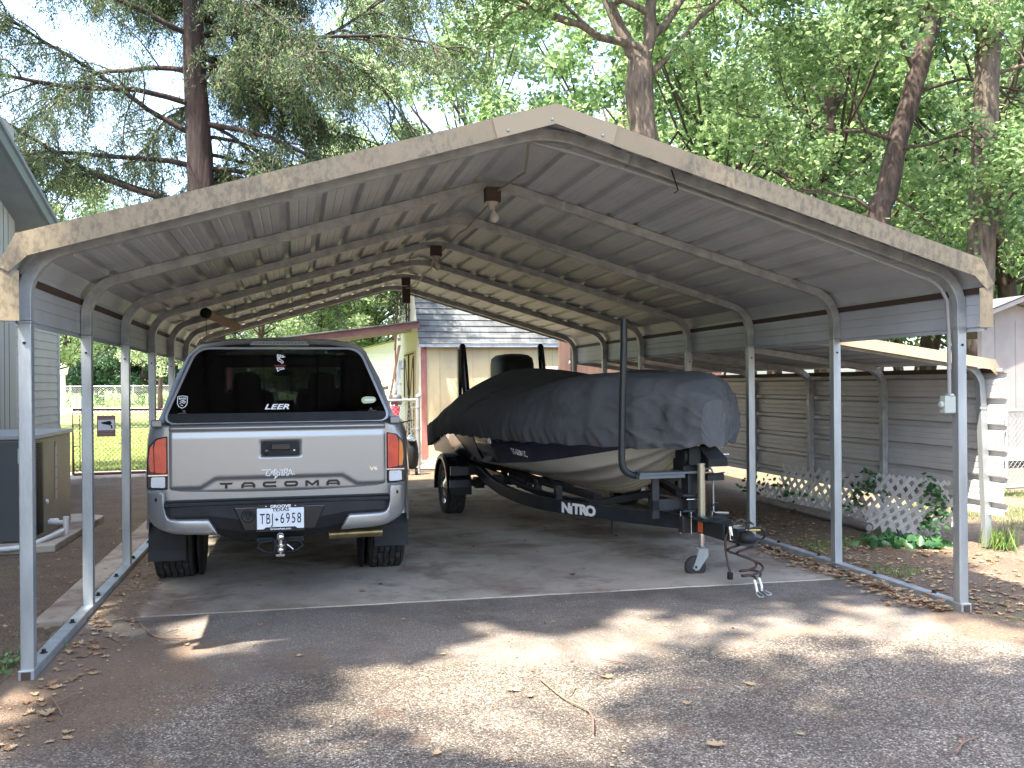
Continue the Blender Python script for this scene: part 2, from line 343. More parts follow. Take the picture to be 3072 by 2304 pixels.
def text(s, size, name, m, parent, loc, mtx=None, ext=.001, off=0, sx=1, shear=0, spacing=1, align='CENTER'):
    cu = bpy.data.curves.new('tmp', 'FONT'); cu.body = s; cu.size = size; cu.extrude = ext; cu.offset = off; cu.shear = shear
    cu.align_x = align; cu.align_y = 'CENTER'; cu.space_character = spacing; cu.resolution_u = 3
    t = bpy.data.objects.new('tmp', cu); col.objects.link(t); dg = bpy.context.evaluated_depsgraph_get()
    me = bpy.data.meshes.new_from_object(t.evaluated_get(dg)); bpy.data.objects.remove(t); bpy.data.curves.remove(cu)
    rot = mtx or Matrix.Rotation(R(90), 4, 'X')
    o0 = ORIG.get(parent.name, Vector())
    me.transform(Matrix.Translation(Vector(loc)-o0) @ rot @ Matrix.Diagonal((sx, 1, 1, 1)))
    me.name = name; me.materials.clear(); me.materials.append(m); o = bpy.data.objects.new(name, me); link(o, parent); ORIG[o.name] = o0
    return o

def leaf_mesh(name, C, D, L, W, m, parent=None, origin=(0, 0, 0), fold=.25, seed=0, n6=False):
    """C centres, D unit directions, L lengths, W widths -> one mesh of folded leaf blades"""
    rng = np.random.default_rng(seed); n = len(C); C = C-np.array(origin)
    r = rng.normal(size=(n, 3)); S = np.cross(D, r); S /= np.linalg.norm(S, axis=1)[:, None]+1e-9; Nn = np.cross(D, S)
    L = L[:, None]; W = W[:, None]
    a = C-D*L*.5; b = C+D*L*.5; c1 = C+S*W*.5+Nn*W*fold-D*L*.08; c2 = C-S*W*.5+Nn*W*fold-D*L*.08
    if n6:
        V = np.stack([a, C+S*W*.42-D*L*.22+Nn*W*fold, C+S*W*.5+D*L*.2+Nn*W*fold, b, C-S*W*.5+D*L*.2+Nn*W*fold, C-S*W*.42-D*L*.22+Nn*W*fold], 1)
        V = V.reshape(-1, 3); k = 6
        idx = np.arange(n)[:, None]*6; F = np.concatenate([idx+np.array([[0, 1, 2, 3]]), idx+np.array([[0, 3, 4, 5]])], 1).reshape(-1); nf = 2*n; lt = 4
    else:
        V = np.stack([a, c1, b, c2], 1).reshape(-1, 3); F = np.arange(4*n); nf = n; lt = 4
    me = bpy.data.meshes.new(name); me.vertices.add(len(V)); me.vertices.foreach_set('co', V.astype(np.float32).ravel())
    me.loops.add(len(F)); me.loops.foreach_set('vertex_index', F.astype(np.int32)); me.polygons.add(nf)
    me.polygons.foreach_set('loop_start', (np.arange(nf)*lt).astype(np.int32)); me.polygons.foreach_set('loop_total', np.full(nf, lt, np.int32))
    me.update(calc_edges=True); me.materials.append(m)
    o = bpy.data.objects.new(name, me); link(o, parent); ORIG[o.name] = Vector()
    return o

# ================================================================== THE SETTING
def rise(x, y): return 0.0 if y < 12 else .28*min(1, (y-12)/45)**1.3
def sheet(name, x0, x1, y0, y1, nx, ny, m, dz=0, zf=None, edge=None):
    vs = []; fs = []
    for j in range(ny+1):
        for i in range(nx+1):
            x = x0+(x1-x0)*i/nx; y = y0+(y1-y0)*j/ny
            if edge: x, y = edge(i/nx, j/ny, x, y)
            vs.append((x, y, (zf(x, y) if zf else 0)+dz))
    for j in range(ny):
        for i in range(nx): a = j*(nx+1)+i; fs.append((a, a+1, a+nx+2, a+nx+1))
    b = MB(); b.add(vs, fs, True); o = b.build(name, m); o['kind'] = 'structure'; return o
def gz(x, y):
    z = rise(x, y)
    if x > 2.9 or x < -3.15: z += .02*(noise.noise(Vector((x*.8, y*.8, 0)))+.2)*min(1, abs(x)-2.9 if x > 0 else -x-3.15)
    return z
sheet('ground', -150, 150, -40, 400, 2, 2, M['ground'], -.05)
sheet('yard_soil', -14, 16, -12, 14, 150, 130, M['ground'], 0, gz)
def ledge(u, v, x, y):
    e = .22*noise.noise(Vector((x*1.3, y*1.3, 5)))+.08*noise.noise(Vector((x*6, y*6, 2)))
    if u == 0 or u == 1: x += e*2
    if v == 0 or v == 1: y += e*.3
    return x, y
sheet('lawn', -70, 60, 12.6, 62, 40, 60, M['lawn'], .012, gz, lambda u, v, x, y: (x, y+(.4*noise.noise(Vector((x*.7, 3, 0))) if v == 0 else 0)))
def dedge(u, v, x, y):
    t = min(1, max(0, (y+1.6)/1.5)); t = t*t*(3-2*t); wob_ = .22*noise.noise(Vector((y*1.7, u*9, 5)))+.07*noise.noise(Vector((y*7, u*9, 2)))
    x0 = -3.9+1.05*t+wob_; x1 = 5.2-2.5*t+wob_*(1-t*.85); return x0+(x1-x0)*u, y
sheet('driveway', -4.4, 5.2, -11, 1.19, 40, 90, M['asphalt'], .026, None, dedge)
# concrete pad with a slightly worn front edge
b = MB(); n = 80
fr = [(-3.02+5.62*i/n, 1.20-.028*(i/n*5.5)+.012*noise.noise(Vector((i*.35, 0, 0)))) for i in range(n+1)]
poly = fr+[(2.62, 8.9), (-3.02, 8.9)]
b.prism(poly, -.06, .034, 'XY'); pad = b.build('concrete_pad', M['concrete'], bevel=.006); pad['kind'] = 'structure'
b = MB(); b.prism([(-3.9, 4.0), (-3.55, 4.05), (-3.5, 6.0), (-3.75, 6.25), (-5.0, 6.2), (-5.0, 3.9)], .0, .07, 'XY')
o = b.build('equipment_slab', M['concrete'], bevel=.01); o['kind'] = 'structure'
b = MB(); b.box(-9, 3, 11.1, 12.4, -.02, .03); o = b.build('garden_path', M['concrete'], bevel=.01); o['kind'] = 'structure'

# ================================================================== CARPORT
SP = 1.405; HX = 2.735; T = .0635
def ridge_z(y): return 0.0
SLOPE = .291; ZR = 2.945   # centreline apex of the tube
def bow_path():
    """centreline points (x,z) of one half, from leg joint up to the ridge"""
    pts = []; ze = ZR-SLOPE*HX; r = .26
    ang = math.pi/2-math.atan(SLOPE); # turning angle
    tl = r*math.tan(ang/2)
    pts.append((HX, 1.836)); pts.append((HX, ze-tl))
    c = (HX-r, ze-tl)
    for i in range(1, 13): a = ang*i/12; pts.append((c[0]+r*math.cos(a), c[1]+r*math.sin(a)))
    # ridge bend
    th = math.atan(SLOPE); rr = .7; t2 = rr*math.tan(th); x = t2*math.cos(th)
    pts.append((x, ZR-SLOPE*x))
    cz = ZR-SLOPE*x-rr*math.cos(th)
    for i in range(1, 6): a = th*(1-i/5); pts.append((rr*math.sin(a), cz+rr*math.cos(a)))
    return pts
HALF = bow_path(); FULL = [(x, z) for x, z in HALF]+[(-x, z) for x, z in reversed(HALF[:-1])]
def offset(path, d):
    out = []
    for i, p in enumerate(path):
        a = Vector(path[max(i-1, 0)]); c = Vector(path[min(i+1, len(path)-1)]); t = (c-a).normalized(); nrm = Vector((t.y, -t.x)); out.append((p[0]+nrm.x*d, p[1]+nrm.y*d))
    return out
def ribbon(b, path, w, y0, y1, smooth=False):
    o1 = offset(path, w/2); o2 = offset(path, -w/2); n = len(path)
    rings = [[(o1[i][0], y0, o1[i][1]), (o1[i][0], y1, o1[i][1]), (o2[i][0], y1, o2[i][1]), (o2[i][0], y0, o2[i][1])] for i in range(n)]
    b.loft(rings, closed=True, smooth=smooth, caps=True)
port = thing('metal_carport', 'long galvanised metal carport with ribbed grey roof sheltering the pickup and the boat', 'carport', (0, 0, 0))
for k in range(7):
    y = k*SP; dx = .02 if k == 0 else 0
    path = [(x+dx*max(0, (z-2.3)), z) for x, z in FULL]
    b = MB(); ribbon(b, path, T, y, y+T)
    # collar joints
    bow = b.build('bow', M['galv_d'], port, bevel=.004)
    for sx in (-1, 1):
        for xr in (2.33, .52):
            b = MB(); p = Vector((sx*xr, y+T/2, ZR-SLOPE*xr)); q = Vector((sx*(xr-.02), y+T/2, ZR-SLOPE*(xr-.02))); b.beam(p, q, T+.006, T+.006, (0, 0, 1)); b.build('collar', M['galv'], bow)
        lean = .02*random.Random(k*7+sx).uniform(-1, 1)
        b = MB(); zb = .075; b.loft([[(sx*HX-T/2+l, yy, zz) for l, yy in ((0, y), (T, y), (T, y+T), (0, y+T))] for zz in (zb, 1.83)], smooth=False, caps=True)
        b.box(sx*HX-T/2-.003, sx*HX+T/2+.003, y-.003, y+T+.003, 1.818, 1.834)
        leg = b.build('leg', M['galv'], port, bevel=.005)
        b = MB(); b.cyl((sx*HX, y-.001, 1.72), (sx*HX, y-.006, 1.72), .008, n=8); b.build('screw', M['black'], leg)
# base rails
for sx in (-1, 1):
    b = MB(); b.box(sx*HX-T/2-.006, sx*HX+T/2+.006, -.02, 8.6, .012, .075)
    rail = b.build('base_rail', M['galv'] if sx < 0 else M['galv_d'], port, bevel=.005)
    b = MB(); b.box(sx*HX-.022, sx*HX+.022, -.024, -.021, .02, .066); b.build('open_end', M['rust'], rail)
    for yy in (.3, .95, 1.7, 2.35, 3.1, 3.9):
        b = MB(); b.cyl((sx*HX+.005, yy, .075), (sx*HX+.005, yy, .095), .011, n=8); b.cyl((sx*HX+.005, yy, .075), (sx*HX+.005, yy, .078), .02, n=10); b.build('bolt', M['black'], rail)
# ribbed sheets
def ribbed(lo, hi, pitch=.2286, h=.028, wb=.072, wt=.036, first=.1, minor=True):
    """(s, offset) profile between arc lengths"""
    out = [(lo, 0)]; s = lo+first
    while s+wb < hi:
        out += [(s, 0), (s+(wb-wt)/2, h), (s+(wb+wt)/2, h), (s+wb, 0)]
        if minor:
            for f in (.33, .67):
                c = s+wb+(pitch-wb)*f
                if c+.02 < hi: out += [(c-.008, 0), (c, .0035), (c+.008, 0)]
        s += pitch
    out.append((hi, 0)); return out
def ribbed_sheet(name, p0, p1, y0, y1, m, parent, out, first=.1, label=None, h=.028):
    p0 = Vector(p0); p1 = Vector(p1); d = p1-p0; Ln = d.length; d /= Ln; out = Vector(out)
    b = MB(); pr = ribbed(0, Ln, first=first, h=h); n = len(pr); ys = [y0+(y1-y0)*i/10 for i in range(11)]
    vs = []; fs = []
    for y in ys:
        for s, h in pr:
            q = p0+d*s+out*(h+.0012*math.sin(y*3+s*5)); vs.append((q.x, y, q.y))
    for j in range(10):
        for i in range(n-1): fs.append((j*n+i, j*n+i+1, (j+1)*n+i+1, (j+1)*n+i))
    b.add(vs, fs)
    # overlapping sheet edges every fourth rib
    s = .9+first
    while s < Ln-.1:
        a = p0+d*s-out*.003; c = p0+d*(s+.006)-out*.003; e = p0+d*(s+.006)-out*.0005; g = p0+d*s-out*.0005
        b.add([(q.x, yy, q.y) for yy in (y0+.01, y1-.01) for q in (a, c, e, g)], [(0, 1, 5, 4), (1, 2, 6, 5), (3, 0, 4, 7)]); s += .9144
    o = b.build(name, m, parent, label=label); return o
Y0, Y1 = -.17, 8.43+.24
nrm = Vector((SLOPE, 1)).normalized(); off = T/2+.003
for sx in (-1, 1):
    a = (0, ZR+off*1.04+.0); e = (sx*2.62, ZR+off*1.04-SLOPE*2.62)
    ribbed_sheet('roof_panel', a, e, Y0, Y1, M['sheet'], port, (sx*nrm.x, nrm.y), .12 if sx < 0 else .17)
    ze = ZR-SLOPE*HX
    b = MB(); xe = HX+off
    pts = [(sx*2.60, ZR+off-SLOPE*2.60+.0), (sx*2.715, ZR+off-SLOPE*2.715-.004), (sx*xe, 2.10), (sx*xe, 2.05)]
    b.loft([[(x, Y0, z) for x, z in pts], [(x, Y1, z) for x, z in pts]], closed=False, smooth=False)
    b.build('eave_bend', M['sheet'], port)
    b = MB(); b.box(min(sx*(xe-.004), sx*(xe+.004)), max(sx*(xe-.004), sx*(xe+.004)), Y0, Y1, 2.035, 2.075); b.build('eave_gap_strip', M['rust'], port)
    # side skirt
    b = MB(); z0, z1 = 1.815 if sx < 0 else 1.80, 2.05; prof = [(z0, 0), (z0+.025, .012), (z0+.03, 0), (z0+.10, 0), (z0+.105, .004), (z0+.11, 0), (z0+.16, 0), (z0+.165, .004), (z0+.17, 0), (z1-.03, 0), (z1-.025, .01), (z1, .01)]
    b.loft([[(sx*(xe+h), y, z) for z, h in prof] for y in [Y0+(Y1-Y0)*i/12 for i in range(13)]], closed=False, smooth=False)
    b.build('side_skirt', M['sheet'], port)
# front and rear fascia trim
def trim(pts, y0, y1, name, m, parent, h=.112, lip=.05):
    """pts outer outline (x,z); vertical band facing -Y plus a top flange"""
    b = MB()
    for i in range(len(pts)-1):
        a, c = Vector(pts[i]), Vector(pts[i+1]); t = (c-a).normalized(); n_ = Vector((t.y, -t.x))
        if n_.dot(-a-c+Vector((0, 3))) < 0: n_ = -n_
        ext = .012; a2, c2 = a-t*ext*0, c+t*ext
        o_ = i*.0015
        q = [a2, c2, c2+n_*h, a2+n_*h]
        b.prism([(p.x, p.y) for p in q], y0-o_, y0+.004-o_)
        q = [a2, c2, c2+n_*.003, a2+n_*.003]; b.prism([(p.x, p.y) for p in q], y0+.004-o_, y0+lip)
    return b.build(name, m, parent)
FO = [(2.715, 2.245), (.0, 3.035)]
for sx in (-1, 1):
    s = 1
    pts = [(sx*2.80, 1.80), (sx*2.80, 2.095)]
    b = MB(); b.prism([(sx*2.80, 1.82), (sx*2.80, 2.075), (sx*2.706, 2.062), (sx*2.706, 1.82)], Y0-.024, Y0-.02); b.box(min(sx*2.797, sx*2.80), max(sx*2.797, sx*2.80), Y0-.02, Y0+.05, 1.82, 2.075); b.build('fascia_trim', M['fascia'], port)
    b = MB(); b.prism([(sx*2.802, 2.085), (sx*2.717, 2.246), (sx*2.668, 2.135), (sx*2.752, 2.055)], Y0-.031, Y0-.027)
    b.add([(sx*2.802, Y0-.027, 2.085), (sx*2.802, Y0+.05, 2.085), (sx*2.717, Y0+.05, 2.246), (sx*2.717, Y0-.027, 2.246)], [(0, 1, 2, 3)]); b.build('fascia_trim', M['fascia'], port)
    xs = [2.722, .33]; zt = lambda x: 3.035-.291*x
    b = MB(); b.prism([(sx*2.722, zt(2.722)), (sx*.33, zt(.33)), (sx*.305, zt(.33)-.108), (sx*2.69, zt(2.722)-.112)], Y0-.026, Y0-.022)
    b.add([(sx*2.722, Y0-.022, zt(2.722)), (sx*.33, Y0-.022, zt(.33)), (sx*.33, Y0+.06, zt(.33)), (sx*2.722, Y0+.06, zt(2.722))], [(0, 1, 2, 3)]); b.build('fascia_trim', M['fascia'], port)
b = MB(); zt = lambda x: 3.037-.291*abs(x)
b.prism([(-.36, zt(.36)), (0, zt(0)-.004), (.36, zt(.36)), (.33, zt(.36)-.108), (0.0, 2.924), (-.33, zt(.36)-.108)], Y0-.032, Y0-.027)
for sx in (-1, 1): b.add([(sx*.36, Y0-.027, zt(.36)), (0, Y0-.027, zt(0)-.004), (0, Y0+.06, zt(0)-.004), (sx*.36, Y0+.06, zt(.36))], [(0, 1, 2, 3)])
rt_ = b.build('fascia_trim', mat('clean_tan_trim', (.31, .245, .155), .45), port)
for x in (-.02, .27, -.27):
    b = MB(); b.lathe((x, Y0-.032, 3.0-.291*abs(x)-.05), (0, -1, 0), [(0, .009), (.004, .009), (.007, .005), (.008, 0)], n=10); b.build('screw', M['galv'], rt_)
# rear trim
for sx in (-1, 1):
    b = MB(); b.prism([(sx*2.72, 2.22), (0, 3.01), (0, 2.91), (sx*2.70, 2.12)], Y1+.012, Y1+.016); b.build('fascia_trim', M['fascia'], port)
# conduit on the front bow and outlet box
cp = [(x-.055 if x > .2 else x, z-.07) for x, z in offset(HALF, -.01) if x > .25]
pp = [(2.60, -.012+T+.02, 1.36), (2.60, T+.01, 1.78)]+[(x-.05 if z < 2.2 else x-.01, T+.012, z-.062) for x, z in HALF[1:] if x > .3]+[(.3, T+.012, 2.80), (.0, T+.02, 2.84)]
pp = [(HX-.075, .03, 1.36), (HX-.075, .03, 1.80), (HX-.085, .03, 2.0)]
for a in range(1, 7): th = R(12+a*10.5); pp.append((HX-.33+.235*math.cos(th), .03, 1.985+.17*math.sin(th)))
pp += [(1.9, .03, ZR-SLOPE*1.9-.062), (1.3, .03, ZR-SLOPE*1.3-.052), (.6, .03, ZR-SLOPE*.6-.056), (.15, .03, ZR-SLOPE*.15-.07), (-.05, .035, ZR-.075), (-.1, .05, ZR-.05)]
b = MB(); b.tube(pp, .0125, 8); cond = b.build('conduit', mat('grey_conduit', (.24, .24, .235), .5), port)
b = MB(); b.box(HX-.125, HX-.045, .005, .06, 1.285, 1.395); b.box(HX-.09, HX-.06, .0, .05, 1.39, 1.41); b.lathe((HX-.125, .035, 1.34), (-1, 0, 0), [(0, .022), (.012, .022), (.02, .014), (.02, 0)], n=12)
b.build('outlet_box', mat('grey_metal_box', (.36, .39, .36), .5), port, bevel=.006)
b = MB(); xx = .78; zz = ZR-SLOPE*xx; b.tube([(xx-.02, -.004, zz+.03), (xx+.02, -.006, zz-.09), (xx+.03, .07, zz-.09)], .004, 6); b.build('cable_tie', M['black'], port)

# hanging lamps along the ridge
def lamp(y, x, label, bulb=True, dz=0):
    t = thing('ridge_lamp', label, 'lamp', (x, y, 2.75), 0, None)
    b = MB(); z = ZR-T/2-.01
    b.box(x-.055, x+.055, y-.04, y+.05, z-.115, z-.01); b.build('junction_box', M['rust'], t, bevel=.005)
    b = MB(); b.lathe((x-.01, y-.01, z-.115), (0, 0, -1), [(0, .05), (.012, .05), (.018, .026), (.055, .022), (.06, 0)], n=16); b.build('lamp_socket', mat('cream_socket', (.42, .40, .34), .4), t)
    if bulb:
        b = MB(); b.lathe((x, y-.015, z-.165), (.12, -.1, -1), [(0, .012), (.02, .015), (.045, .03), (.07, .033), (.09, .024), (.10, 0)], n=18); b.build('bulb', M['bulb'], t)
    return t
lamp(SP-.05, -.03, 'white bulb in a rusty box, the nearest of the three lamps hanging under the ridge')
lamp(SP*3-.05, -.02, 'small white bulb under the middle of the ridge, second of the three ridge lamps')
t = lamp(SP*5-.05, 0.0, 'reddish brown junction box hanging lowest and farthest under the ridge', bulb=False)
b = MB(); b.box(-.05, .05, SP*5-.09, SP*5+.0, 2.56, 2.80); b.box(-.056, .056, SP*5-.095, SP*5+.005, 2.70, 2.715); b.build('outlet_box', mat('red_brown_box', (.10, .05, .045), .7), t, bevel=.004)
b = MB(); cp = [(-.09, .05, ZR-.05), (.05, .7, 2.86), (.0, SP-.03, 2.87), (-.03, SP+.08, 2.80), (.03, SP*2-.06, 2.83), (.02, SP*2+.25, 2.84), (.03, SP*3-.05, 2.83), (-.03, SP*3+.1, 2.80), (.05, SP*3+.8, 2.76), (.05, SP*4, 2.78), (.04, SP*4+.7, 2.70), (.0, SP*5-.05, 2.76)]
b.tube(cp, .0085, 7); tag(b.build('power_cable', M['cable'], origin=(0, 0, 2.8)), 'thin grey cable sagging from lamp to lamp along the carport ridge', 'cable')
# cloth roll hanging on strings
t = thing('hanging_roll', 'tan cloth roll slung on strings under the left roof slope above the pickup', 'cloth roll', (-2.2, 5.2, 2.2))
p0 = Vector((-2.30, 4.75, 2.245)); p1 = Vector((-2.02, 5.35, 2.14))
b = MB(); k = 9; b.tube([p0+(p1-p0)*i/k+Vector((0, 0, .004*math.sin(i*2))) for i in range(k+1)], [.042, .046, .047, .046, .049, .048, .047, .048, .047, .044], 14); b.build('cloth', M['cardboard'], t)
b = MB(); b.lathe(p0-(p1-p0).normalized()*.002, (p0-p1), [(-.05, .052), (.0, .054), (.01, .04), (.012, 0)], n=14); b.build('dark_end', M['black'], t)
b = MB(); b.tube([p0+(p1-p0)*.62+Vector((0, 0, .05)), p0+(p1-p0)*.6+Vector((-.02, -.05, 0)), p0+(p1-p0)*.6+Vector((0, 0, -.05))], .003, 5)
for f in (.04, .93): q = p0+(p1-p0)*f; b.tube([q, q+Vector((0, 0, .19 if f < .5 else .34))], .003, 5); b.tube([q, q+Vector((.0, .0, -.22))], .003, 5)
b.build('string', M['black'], t)

# ================================================================== LEAN-TO ON THE RIGHT
lean = thing('lean_to_shelter', 'low lean-to with tan edge and grey ribbed side wall along the right of the carport', 'lean-to', (4.5, 1.9, 0))
LX = 4.50; LY0 = 1.86
def lz(x): return 1.935-.143*(x-2.75)-.05
def lpath():
    pts = [(2.80, lz(2.80)-.03)]; ze = lz(LX)-.03; th = math.atan(.143); ang = math.pi/2-th; r = .22; tl = r*math.tan(ang/2)
    pts.append((LX-tl*math.cos(th), ze+tl*math.sin(th))); c = (LX-r, ze-tl)
    for i in range(1, 9): a = math.pi/2-th-ang*i/8; pts.append((c[0]+r*math.cos(a), c[1]+r*math.sin(a)))
    pts.append((LX, .28)); return pts
LP = lpath()
for k in range(6):
    y = LY0+.06+k*1.40; b = MB(); pth = LP[:-1]+[(LX+(.05 if k == 0 else .0), .02 if k == 0 else .22)]
    ribbon(b, list(reversed(pth)), T, y, y+T); b.build('bow', M['galv_d'] if k else M['galv'], lean, bevel=.004)
    b = MB(); b.box(LX-T/2-.004, LX+T/2+.004, y-.004, y+T+.004, 1.24, 1.26); b.build('collar', M['galv'], lean)
ribbed_sheet('roof_panel', (2.79, lz(2.79)+.012), (LX+.05, lz(LX+.05)+.012), LY0-.02, 9.1, M['sheet'], lean, (.14, .99), .1)
ribbed_sheet('side_wall', (LX+T/2+.006, 1.60), (LX+T/2+.010, .31), LY0-.13, 9.0, M['sheet_w'], lean, (1, 0), .03, h=.042)
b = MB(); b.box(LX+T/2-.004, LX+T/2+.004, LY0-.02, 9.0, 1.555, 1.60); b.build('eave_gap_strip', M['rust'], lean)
for zz in (1.36, 1.13, .90, .68, .45):
    b = MB(); b.box(LX+T/2+.018, LX+T/2+.022, LY0+.1, 8.9, zz-.022, zz+.004); b.build('wall_rib_shadow_gap', M['rust'], lean) if False else None
b = MB(); b.prism([(2.83, lz(2.83)+.045), (LX+.03, lz(LX+.03)+.045), (LX+.01, lz(LX+.03)-.045), (2.83, lz(2.83)-.045)], LY0-.045, LY0-.04)
b.add([(2.83, LY0-.04, lz(2.83)+.045), (LX+.03, LY0-.04, lz(LX+.03)+.045), (LX+.03, LY0+.04, lz(LX+.03)+.045), (2.83, LY0+.04, lz(2.83)+.045)], [(0, 1, 2, 3)])
b.build('fascia_trim', M['fascia_r'], lean)
b = MB(); b.prism([(LX+.032, lz(LX+.03)+.045), (LX+.10, lz(LX)-.075), (LX+.045, lz(LX)-.10), (LX-.01, lz(LX+.03)-.045)], LY0-.051, LY0-.046); b.build('fascia_trim', M['fascia_r'], lean)
# brown underside strips on the wall ribs are the rib channels themselves

# lattice panels leaning on the wall
def lattice(name, org, uvec, vvec, W, H, label, cut, seed, group=None):
    t = thing(name, label, 'lattice', org, 0, group); rng = random.Random(seed)
    u = Vector(uvec).normalized(); v = Vector(vvec).normalized(); n = u.cross(v); O = Vector(org)
    def strips(sign, lift, nm):
        b = MB(); s = -H
        def flat(run):
            A = O+u*run[0][0]+v*run[0][1]+n*lift; B = O+u*run[-1][0]+v*run[-1][1]+n*lift; d = (B-A).normalized(); side = n.cross(d).normalized()*.021
            b.add([A-side, A+side, B+side, B-side, A-side+n*.006, A+side+n*.006, B+side+n*.006, B-side+n*.006], [(0, 1, 2, 3), (7, 6, 5, 4), (0, 4, 5, 1), (1, 5, 6, 2), (2, 6, 7, 3), (3, 7, 4, 0)])
        while s < W+H:
            # line x = s + sign*z   clipped into panel
            pts = []
            for i in range(0, 41):
                z = H*i/40; x = s+z if sign > 0 else s+H-z
                if 0 <= x <= W and cut(x, z): pts.append((x, z))
            if len(pts) > 2:
                run = [pts[0]]
                for p, q in zip(pts, pts[1:]):
                    if abs(q[1]-p[1]) > H/40*1.5:
                        if len(run) > 2: flat(run)
                        run = []
                    run.append(q)
                if len(run) > 2:
                    flat(run)
            s += .135
        b.build(nm, M['lattice'], t)
    strips(1, 0, 'slat_layer'); strips(-1, -.007, 'slat_layer'); return t
lattice('lattice_panel', (4.42, 2.22, .04), (-.16, 1, 0), (.16, .05, .95), 1.05, .52, 'near white lattice panel with a broken corner, ivy over its right side', lambda x, z: not (x < .16 and z < .12) and not (x < .10 and z > .43), 1)
lattice('lattice_panel', (4.18, 2.45, .03), (-.14, 1, .02), (.30, .0, .6), .70, .30, 'smaller low lattice piece lying tilted in front of the near lattice panel', lambda x, z: not (x > .5 and z > .2), 2)
lattice('lattice_panel', (4.38, 3.42, .04), (-.10, 1, .0), (.16, .0, .9), .85, .46, 'dirty lattice panel in the middle of the row, mostly hidden by ivy', lambda x, z: not (x < .2 and z > .25), 3)
lattice('lattice_panel', (4.36, 4.35, .04), (-.10, 1, .0), (.16, .0, .9), 1.1, .46, 'shaded lattice panel at the far end of the row along the wall', lambda x, z: not (x > .8 and z > .2), 4)
b = MB(); b.tube([(4.05, 2.95, .06), (4.12, 4.0, .07), (4.10, 5.3, .06)], .045, 14, caps=False); b.tube([(4.05, 2.95, .06), (4.10, 5.3, .06)], .036, 12)
tag(b.build('drain_pipe', M['pipe_g'], origin=(4.1, 3.5, .06)), 'grey plastic pipe lying on the soil beside the lattice', 'pipe')
def leafpatch(name, lab, cat, centres, nper, sig, L, m, seed, kind=None, up=.3):
    rng = np.random.default_rng(seed); C = np.concatenate([np.array(c)+rng.normal(size=(nper, 3))*np.array(sig) for c in centres]); C[:, 2] = np.abs(C[:, 2])
    D = rng.normal(size=C.shape); D[:, 2] = D[:, 2]*.5+up; D /= np.linalg.norm(D, axis=1)[:, None]; n = len(C)
    o = leaf_mesh(name, C, D, rng.uniform(.7, 1.2, n)*L, rng.uniform(.6, 1, n)*L*.75, m, seed=seed, n6=True); return tag(o, lab, cat, None, kind)
leafpatch('ivy_plant', 'dark green ivy climbing over the right side of the near lattice', 'ivy', [(4.36, 2.36, .42), (4.34, 2.32, .3), (4.24, 2.30, .16), (4.36, 2.46, .5)], 30, (.05, .07, .07), .06, M['ivy'], 5, 'stuff')
leafpatch('ivy_plant', 'dark green ivy between the near and the middle lattice panels', 'ivy', [(4.28, 3.36, .40), (4.2, 3.40, .25), (4.25, 3.25, .46)], 32, (.06, .12, .08), .065, M['ivy'], 6, 'stuff')
leafpatch('ivy_plant', 'straggly ivy in deep shade at the far lattice panel', 'ivy', [(4.2, 4.6, .2), (4.25, 5.3, .25), (4.2, 5.8, .15)], 22, (.08, .22, .08), .07, M['ivy'], 7, 'stuff')
leafpatch('low_plant', 'bright green broad leaved weed on the soil in front of the lattice', 'plant', [(3.95, 2.25, .03), (3.80, 2.35, .03), (4.1, 2.15, .03), (3.9, 2.45, .04)], 45, (.10, .07, .03), .10, M['ivy'], 8, 'stuff', up=.6)
leafpatch('low_plant', 'small green seedlings by the foot of the front left carport leg', 'plant', [(-2.95, .25, .02), (-3.1, .15, .02), (-2.85, .45, .02)], 60, (.08, .08, .02), .035, M['oakleaf'], 9, 'stuff', up=.5)

# ================================================================== PICKUP TRUCK
TX, TY = -1.515, 1.30
truck = thing('pickup_truck', 'silver pickup truck with a canopy on its bed, parked tail first under the carport', 'pickup truck', (TX, TY, 0))
def tp(x, y, z): return (TX+x, TY+y, z)
def body_ring(y, hw, zt, zb=.55, top=.92, sh=.985):
    """half widths along the side"""
    P = [(-hw*.93, zb), (-hw*.985, zb+.12), (-hw, zb+.30), (-hw*sh, zt-.14), (-hw*.965, zt-.03), (-hw*top, zt), (0, zt+.0), (hw*top, zt), (hw*.965, zt-.03), (hw*sh, zt-.14), (hw, zb+.30), (hw*.985, zb+.12), (hw*.93, zb), (0, zb)]
    return [tp(x, y, z) for x, z in P]
b = MB(); st = [(.150, .765, 1.245), (.155, .845, 1.245), (.30, .885, 1.25), (.55, .93, 1.255), (1.0, .945, 1.26), (1.7, .945, 1.26), (2.1, .935, 1.25), (3.6, .93, 1.22), (4.1, .94, 1.16), (4.9, .92, 1.08), (5.2, .86, 1.02), (5.36, .70, .98)]
b.loft([body_ring(y, h, z) for y, h, z in st], caps=True); body = b.build('body', M['silver'], truck)
# wheel arch flares
for sx in (-1, 1):
    for yc in (1.25, 4.82):
        b = MB(); rings = []
        for i in range(15):
            a = R(8+164*i/14); rings.append([tp(sx*xx, yc+r*math.cos(a), .39+r*math.sin(a)) for xx, r in ((.90, .46), (.94, .455), (.955, .47), (.95, .53), (.93, .55))])
        b.loft(rings, closed=False); b.build('wheel_arch', M['silver'], truck)
        b = MB(); b.lathe(tp(sx*.60, yc, .39), (sx, 0, 0), [(0, 0), (0, .37), (.02, .375)], n=28); b.build('wheel_well', M['black'], truck)
